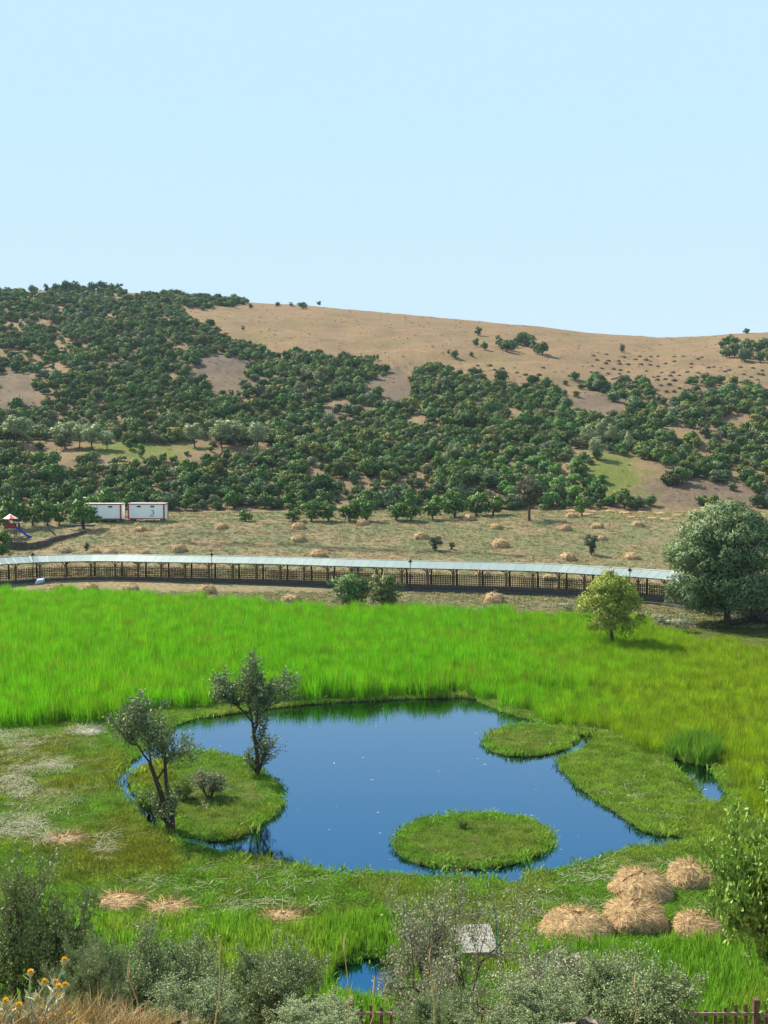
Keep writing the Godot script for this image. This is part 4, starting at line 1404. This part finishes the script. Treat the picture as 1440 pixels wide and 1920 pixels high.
func pond_trees() -> void:
	var q := {"wiggle": 0.22, "up": 0.06, "kids": 2, "levels": 3, "fill": 0.75, "forward": 0.9, "leaves": 4, "leafy": 0.52, "leaf": Vector2(0.14, 0.22), "c1": Color(0.085, 0.14, 0.05), "c2": Color(0.19, 0.245, 0.12), "bark": Color(0.06, 0.05, 0.042), "rad": 0.07}
	# tree with its foot on the island's far side
	var defs := [
		{"px": 482, "py": 1452, "h": 5.7, "label": "slender pond tree with silvery leaves and leafy shoots at its foot", "trunk": [Vector3(0, 0, 0), Vector3(0.02, 1.0, 0), Vector3(-0.12, 2.0, 0.1), Vector3(-0.22, 2.7, 0)], "r": 0.11, "seed": 301, "arms": [[Vector3(-0.22, 2.7, 0), Vector3(-0.6, 0.8, 0.1), 1.9], [Vector3(-0.22, 2.7, 0), Vector3(-0.12, 1, 0.1), 2.3], [Vector3(-0.18, 2.6, 0), Vector3(0.6, 0.75, -0.1), 2.1], [Vector3(-0.1, 2.4, 0), Vector3(0.25, 1, 0.4), 2.0], [Vector3(0.0, 1.6, 0), Vector3(0.5, 0.8, 0.2), 1.1], [Vector3(-0.1, 2.2, 0), Vector3(0.3, 0.9, -0.3), 1.2], [Vector3(0.05, 0.1, 0), Vector3(0.5, 1, 0.0), 1.3], [Vector3(0.1, 0.1, 0), Vector3(0.35, 1, 0.3), 1.6], [Vector3(0.05, 0.1, 0.1), Vector3(0.25, 1, -0.2), 1.6], [Vector3(-0.05, 0.1, 0), Vector3(-0.55, 1, 0.0), 0.9]]},
		{"px": 318, "py": 1556, "h": 5.2, "label": "leaning pond tree with two dark crossing trunks", "trunk": [Vector3(0, 0, 0), Vector3(-0.15, 0.9, 0), Vector3(-0.5, 2.1, 0.1), Vector3(-0.85, 3.0, 0)], "r": 0.13, "seed": 302, "arms": [[Vector3(-0.85, 3.0, 0), Vector3(-0.5, 0.9, 0.1), 1.9], [Vector3(-0.8, 2.9, 0), Vector3(0.05, 1, -0.2), 1.9], [Vector3(-0.5, 2.3, 0), Vector3(0.7, 0.8, 0.2), 1.9], [Vector3(-0.1, 0.2, 0), Vector3(-0.6, 1, 0.3), 1.2], [Vector3(0.05, 0.2, 0.1), Vector3(-0.1, 1, 0.4), 1.5]]}]
	for e in defs:
		rng.seed = e.seed
		var g := ground(e.px, e.py)
		g.y = maxf(g.y, 0.2)
		var wood := MB.new()
		var lv := MB.new()
		var rr := []
		for k in e.trunk.size(): rr.append(e.r * (1.25 - 0.22 * k))
		wood.tube(e.trunk, rr, 8, q.bark)
		if e.seed == 302:
			wood.tube([Vector3(0.15, 0, 0.1), Vector3(0.12, 0.9, 0.05), Vector3(-0.1, 1.7, 0), Vector3(-0.18, 2.5, -0.1), Vector3(-0.2, 3.2, -0.1)], [0.13, 0.11, 0.09, 0.08, 0.06], 7, q.bark)
		for a in e.arms: branch(wood, lv, a[0], a[1].normalized(), a[2] * 0.8, 0.05, 2 if a[2] < 1.7 else 3, q)
		tree("pond_tree", e.label, "", g, 0.0, wood.mesh(), lv.mesh(), Vector3.ONE, M.gloss_leaf)
	var small := q.duplicate()
	small.merge({"levels": 2, "rad": 0.025, "leaf": Vector2(0.09, 0.25), "c1": Color(0.17, 0.2, 0.1), "c2": Color(0.26, 0.29, 0.16), "leaves": 6, "kids": 3}, true)
	var sm := shrub_mesh(305, 8, 1.3, 0.55, small)
	var sg := small.duplicate()
	sg.merge({"c1": Color(0.09, 0.17, 0.03), "c2": Color(0.17, 0.25, 0.05)}, true)
	var sm2 := shrub_mesh(306, 6, 1.1, 0.5, sg)
	tree("island_shrub", "pale twiggy shrub in the middle of the wooded island", "", ground(392, 1496), 0.0, sm[0], sm[1], Vector3.ONE, M.leaf, "shrub")
	tree("island_shrub", "low green shrub beside the leaning tree on the island", "", ground(345, 1500), 1.0, sm2[0], sm2[1], Vector3.ONE * 0.9, M.leaf, "shrub")
	tree("island_shrub", "leafy green bush at the water below the leaning tree", "", ground(285, 1528), 2.0, sm2[0], sm2[1], Vector3(1.2, 1.0, 1.2), M.leaf, "shrub")
	tree("island_shrub", "small leafy tuft on top of the round grassy island", "", ground(868, 1553), 2.0, sm2[0], sm2[1], Vector3.ONE * 0.33, M.leaf, "shrub")

# ---------------------------------------------------------------- the slope below the camera
func near_slope() -> void:
	var grey := {"wiggle": 0.3, "up": 0.05, "kids": 2, "levels": 3, "fill": 0.8, "forward": 0.8, "leaves": 10, "leafy": 0.8, "leaf": Vector2(0.052, 0.28), "c1": Color(0.11, 0.17, 0.06), "c2": Color(0.25, 0.305, 0.165), "bark": Color(0.07, 0.06, 0.055), "rad": 0.035}
	var twig := grey.duplicate()
	twig.merge({"leafy": 0.36, "leaves": 8, "leaf": Vector2(0.05, 0.3), "c1": Color(0.17, 0.19, 0.12), "c2": Color(0.3, 0.32, 0.22)}, true)
	var green := grey.duplicate()
	green.merge({"c1": Color(0.09, 0.145, 0.05), "c2": Color(0.19, 0.25, 0.10), "leaf": Vector2(0.055, 0.3), "rad": 0.045, "leaves": 7}, true)
	var broad := grey.duplicate()
	broad.merge({"c1": Color(0.12, 0.235, 0.035), "c2": Color(0.24, 0.36, 0.075), "leaf": Vector2(0.10, 0.25), "rad": 0.035, "leaves": 13, "leafy": 0.85, "fill": 0.7}, true)
	var A := shrub_mesh(401, 7, 2.2, 0.6, grey)
	var B := shrub_mesh(402, 8, 2.2, 0.75, grey)
	var T := shrub_mesh(403, 5, 2.4, 0.6, twig)
	var T2 := shrub_mesh(407, 6, 2.4, 0.75, twig)
	var G := shrub_mesh(404, 4, 2.4, 0.5, green)
	var R := shrub_mesh(405, 6, 2.6, 0.65, broad)
	# mesh, left, right, top in the photograph, distance, label
	var list := [
		[G, -40, 165, 1600, 12.0, "dark branching bush with a crooked trunk behind the yellow thistles", M.gloss_leaf],
		[A, 100, 240, 1760, 11.0, "grey-green bush right of the crooked dark trunk", M.gloss_leaf],
		[B, 185, 420, 1745, 13.0, "wide silvery grey-green bush above the dry grass", M.gloss_leaf],
		[A, 410, 610, 1775, 14.0, "dark grey-green bush beside the small pool", M.gloss_leaf],
		[T, 725, 985, 1655, 19.0, "tall sparse bush of bare crooked twigs beside the footbridge", M.leaf],
		[T2, 920, 1170, 1745, 15.0, "low twiggy grey bush in front of the spread-out hay stack", M.leaf],
		[B, 480, 690, 1898, 9.5, "low silvery bush below the small pool", M.gloss_leaf],
		[A, 760, 900, 1862, 11.0, "leafy grey-green bush below the tall sparse one", M.gloss_leaf],
		[B, 900, 1120, 1850, 9.0, "low leafy bush behind the brown rocks", M.gloss_leaf],
		[A, 1060, 1320, 1810, 10.5, "pale silvery bush beside the picket fence", M.gloss_leaf],
		[B, 250, 460, 1850, 9.0, "low grey bush rising from the dry grass", M.gloss_leaf],
		[R, 1368, 1690, 1480, 11.0, "tall bright green broadleaf bush overhanging the hay stacks", M.gloss_leaf]]
	rng.seed = 408
	for e in list:
		var mesh_: Array = e[0]
		var bb: AABB = mesh_[1].get_aabb()
		var d: float = e[4]
		var cx: float = (e[1] + e[2]) * 0.5
		var top := at_depth(cx, e[3], d)
		var base := on_ground(top.x, d)
		var wid: float = (e[2] - e[1]) / FOCAL * d
		var sc := Vector3(wid / bb.size.x * 1.35, (top.y - base.y) / (bb.position.y + bb.size.y) * 1.12, wid / bb.size.x * 1.35)
		tree("slope_bush", e[5], "", base, rng.randf() * 0.6, mesh_[0], mesh_[1], sc, e[6], "bush")
	# wooden picket fence at the foot of the slope
	var f := thing("picket_fence", "weathered wooden picket fence at the foot of the bushy slope", "fence", Vector3.ZERO)
	var x0 := -5.2
	var WOOD := Color(0.13, 0.095, 0.07)
	var fm: StandardMaterial3D = M.wood.duplicate()
	fm.vertex_color_use_as_albedo = false
	fm.albedo_color = Color(0.42, 0.35, 0.29)
	var pk := BoxMesh.new()
	pk.size = Vector3(0.09, 0.95, 0.03)
	var postm := BoxMesh.new()
	postm.size = Vector3(0.15, 1.2, 0.15)
	var k := 0
	while x0 < 12.0:
		var p := on_ground(x0, 27.4)
		if k % 8 == 0:
			var o := part("post", postm, fm, f)
			o.position = p + Vector3(0, 0.55, 0)
		else:
			var o := part("picket", pk, fm, f)
			o.position = p + Vector3(0, 0.52 + rng.randf_range(-0.03, 0.03), 0)
			o.rotation.z = rng.randf_range(-0.04, 0.04)
		if k % 8 == 0 and x0 < 10.0:
			for y in [0.28, 0.78]:
				var a := p + Vector3(0, y, 0.045)
				var b := on_ground(x0 + 8 * 0.27, 27.4) + Vector3(0, y, 0.045)
				var mb := MB.new()
				mb.box(Transform3D(Basis(), (a + b) * 0.5), Vector3(8 * 0.27, 0.08, 0.04), Color(0.3, 0.26, 0.2))
				part("rail", mb.mesh(), M.wood, f)
		x0 += 0.27
		k += 1
	# footbridge slab with a green pole
	var g := on_level(895, 1768, 0.5)
	var fb := thing("footbridge", "pale plank footbridge in the grass behind the sparse bush", "footbridge", g, 0.06)
	for j in 7:
		var mb := MB.new()
		mb.box(Transform3D(Basis(), Vector3(0, 0.0, 0.6 - j * 0.3)), Vector3(1.25, 0.07, 0.285), shade(Color(0.33, 0.315, 0.29), 0.15))
		part("plank", mb.mesh(), M.wood, fb)
	for x in [-0.5, 0.5]:
		var mb := MB.new()
		mb.box(Transform3D(Basis(), Vector3(x, -0.13, -0.3)), Vector3(0.1, 0.19, 2.1), Color(0.2, 0.16, 0.12))
		part("beam", mb.mesh(), M.wood, fb)
	var h := on_level(931, 1800, 0.4)
	var pole := MB.new()
	pole.tube([Vector3(0, -0.2, 0), Vector3(0, 0.8, 0), Vector3(-0.03, 1.4, 0), Vector3(-0.10, 1.75, 0)], [0.04, 0.04, 0.04, 0.03], 8, Color(0.02, 0.22, 0.10))
	var po := part("green_pole", pole.mesh(), M.paint)
	po.position = h
	tag(po, "curved green metal pole standing beside the pale footbridge", "pole")
	# rocks along the brow
	for e in [[765, 1925, 0.068, 0.045, Color(0.36, 0.32, 0.29), "pale grey rock at the brow of the slope"], [850, 1922, 0.055, 0.055, Color(0.30, 0.22, 0.18), "reddish brown rock beside the pale grey one"], [1095, 1918, 0.135, 0.07, Color(0.33, 0.26, 0.21), "long brown rock in front of the pale silvery bush"], [1000, 1930, 0.04, 0.03, Color(0.28, 0.23, 0.19), "small brown stone between the larger rocks"], [330, 1930, 0.07, 0.04, Color(0.30, 0.26, 0.2), "low rock half hidden in the dry grass"]]:
		var d := 4.55
		var q := at_depth(e[0], e[1], d)
		var o := part("rock", rock_mesh(int(e[0]), e[2], e[3], e[4]), M.stone)
		o.position = Vector3(q.x, height(q.x, d) + 0.01, -d)
		tag(o, e[5], "rock")
	# dry grass on the brow
	var dry := blade_clump(411, 22, 0.07, 0.17, 0.0016, Color(0.24, 0.165, 0.075), Color(0.37, 0.27, 0.14), 0.8)
	var b := PackedFloat32Array()
	rng.seed = 412
	for j in 900:
		var d := rng.randf_range(3.7, 5.6)
		var x := rng.randf_range(-0.42, 0.42) * d
		var left := smoothstep(-0.55, -1.3, x)
		if rng.randf() > 0.25 + 0.75 * left: continue
		var s := rng.randf_range(0.5, 1.0) * (0.38 + 0.62 * left)
		put(b, on_ground(x, d), rng.randf() * TAU, s, s, Color(rng.randf_range(0.9, 1.15), 1, rng.randf_range(0.7, 1.1)) * rng.randf_range(0.5, 1.25))
	tag(many("dry_grass", dry, M.straw, b), "dry straw-coloured grass on the brow of the slope", "grass")
	# single tall dry stalks
	for e in [[645, 1775, 6.0], [412, 1790, 6.0], [1190, 1845, 6.0], [700, 1860, 5.5], [805, 1800, 7.0], [240, 1830, 5.0]]:
		var d: float = e[2]
		var top := at_depth(e[0], e[1], d)
		var ba := on_ground(top.x + rng.randf_range(-0.06, 0.06), d)
		var mb := MB.new()
		mb.tube([ba, ba.lerp(top, 0.5) + Vector3(0.02, 0, 0), top], [0.004, 0.003, 0.002], 4, Color(0.42, 0.31, 0.16))
		var st := thing("dry_stalk", "single tall dry grass stalk rising over the bushes", "grass stalk", Vector3.ZERO, 0.0, "dry stalks on the brow")
		part("stem", mb.mesh(), M.straw, st)
		var mh := MB.new()
		mh.tube([top - Vector3(0, 0.03, 0), top, top + Vector3(0.004, 0.05, 0), top + Vector3(0.008, 0.09, 0)], [0.002, 0.0045, 0.004, 0.001], 5, Color(0.5, 0.38, 0.2))
		part("seed_head", mh.mesh(), M.straw, st)
	thistles()

func rock_mesh(seed_: int, r: float, h: float, col: Color) -> ArrayMesh:
	var nf := FastNoiseLite.new()
	nf.seed = seed_
	nf.frequency = 0.7
	var f := func(t: float, a: float) -> Vector3:
		var o := Vector3(cos(a) * sin(t), cos(t), sin(a) * sin(t))
		var k := 1.0 + 0.45 * nf.get_noise_3dv(o * 1.6) + 0.2 * nf.get_noise_3dv(o * 5.0)
		return Vector3(o.x * r, o.y * h, o.z * r * 0.75) * k
	var mb := MB.new()
	for k in 9:
		for j in 14:
			var t0 := PI * k / 9.0
			var t1 := PI * (k + 1) / 9.0
			var a := TAU * j / 14.0
			var b := TAU * (j + 1) / 14.0
			mb.quad(f.call(t0, a), f.call(t0, b), f.call(t1, b), f.call(t1, a), col)
	return mb.mesh()

func thistles() -> void:
	rng.seed = 500
	var plants := [
		{"foot": [70, 1990], "d": 4.1, "heads": [[121, 1801], [103, 1842], [122, 1848], [112, 1868]], "label": "yellow thistle with the tallest flower head"},
		{"foot": [45, 1985], "d": 4.0, "heads": [[57, 1824], [83, 1842], [110, 1851], [68, 1872]], "label": "yellow thistle with a leaning stem and four heads"},
		{"foot": [15, 1995], "d": 3.9, "heads": [[10, 1878], [35, 1886], [27, 1898], [15, 1888]], "label": "low yellow thistle with four crowded heads"},
		{"foot": [115, 1995], "d": 4.2, "heads": [[130, 1903], [101, 1906], [76, 1914]], "label": "short orange-yellow thistle in the dry grass"}]
	var STEM := Color(0.36, 0.38, 0.26)
	for p in plants:
		var d: float = p.d
		var foot := at_depth(p.foot[0], p.foot[1], d)
		foot.y = height(foot.x, d) - 0.02
		var o := thing("yellow_thistle", p.label, "thistle", foot, 0.0, "")
		for e in p.heads:
			var dd := d + rng.randf_range(-0.08, 0.08)
			var top := at_depth(e[0], e[1], dd) - foot
			var ms := MB.new()
			var mid := top * 0.55 + Vector3(rng.randf_range(-0.015, 0.015), 0, 0.02)
			ms.tube([Vector3.ZERO, mid * 0.5, mid, top - Vector3(0, 0.012, 0)], [0.004, 0.0035, 0.003, 0.003], 5, STEM)
			for j in 9:
				var t := rng.randf_range(0.2, 0.92)
				var q := mid.lerp(top, (t - 0.5) * 2.0) if t > 0.5 else mid * t * 2.0
				var o2 := (rdir() + Vector3(0, 0.6, 0)).normalized() * rng.randf_range(0.03, 0.06)
				ms.leaf(q, o2, o2.cross(rdir()).normalized() * 0.005, STEM)
			part("stem", ms.mesh(), M.leaf, o)
			var mc := MB.new()
			mc.tube([top - Vector3(0, 0.018, 0), top - Vector3(0, 0.010, 0), top - Vector3(0, 0.001, 0), top + Vector3(0, 0.005, 0)], [0.004, 0.010, 0.011, 0.007], 8, Color(0.4, 0.36, 0.18))
			for j in 10:
				var a := TAU * j / 10.0
				var v := Vector3(cos(a), 0.35, sin(a)) * 0.022
				mc.leaf(top - Vector3(0, 0.006, 0), v, v.cross(Vector3.UP).normalized() * 0.0012, Color(0.5, 0.45, 0.25))
			var head := part("flower_head", mc.mesh(), M.leaf, o)
			var mp := MB.new()
			for j in 80:
				var v := (rdir() * 0.75 + Vector3(0, 0.8, 0)).normalized() * rng.randf_range(0.010, 0.017)
				mp.leaf(top + Vector3(0, 0.002, 0), v, v.cross(rdir()).normalized() * 0.0028, shade(Color(0.85, 0.52, 0.015), 0.15))
			part("petals", mp.mesh(), M.petal, head, "stuff")
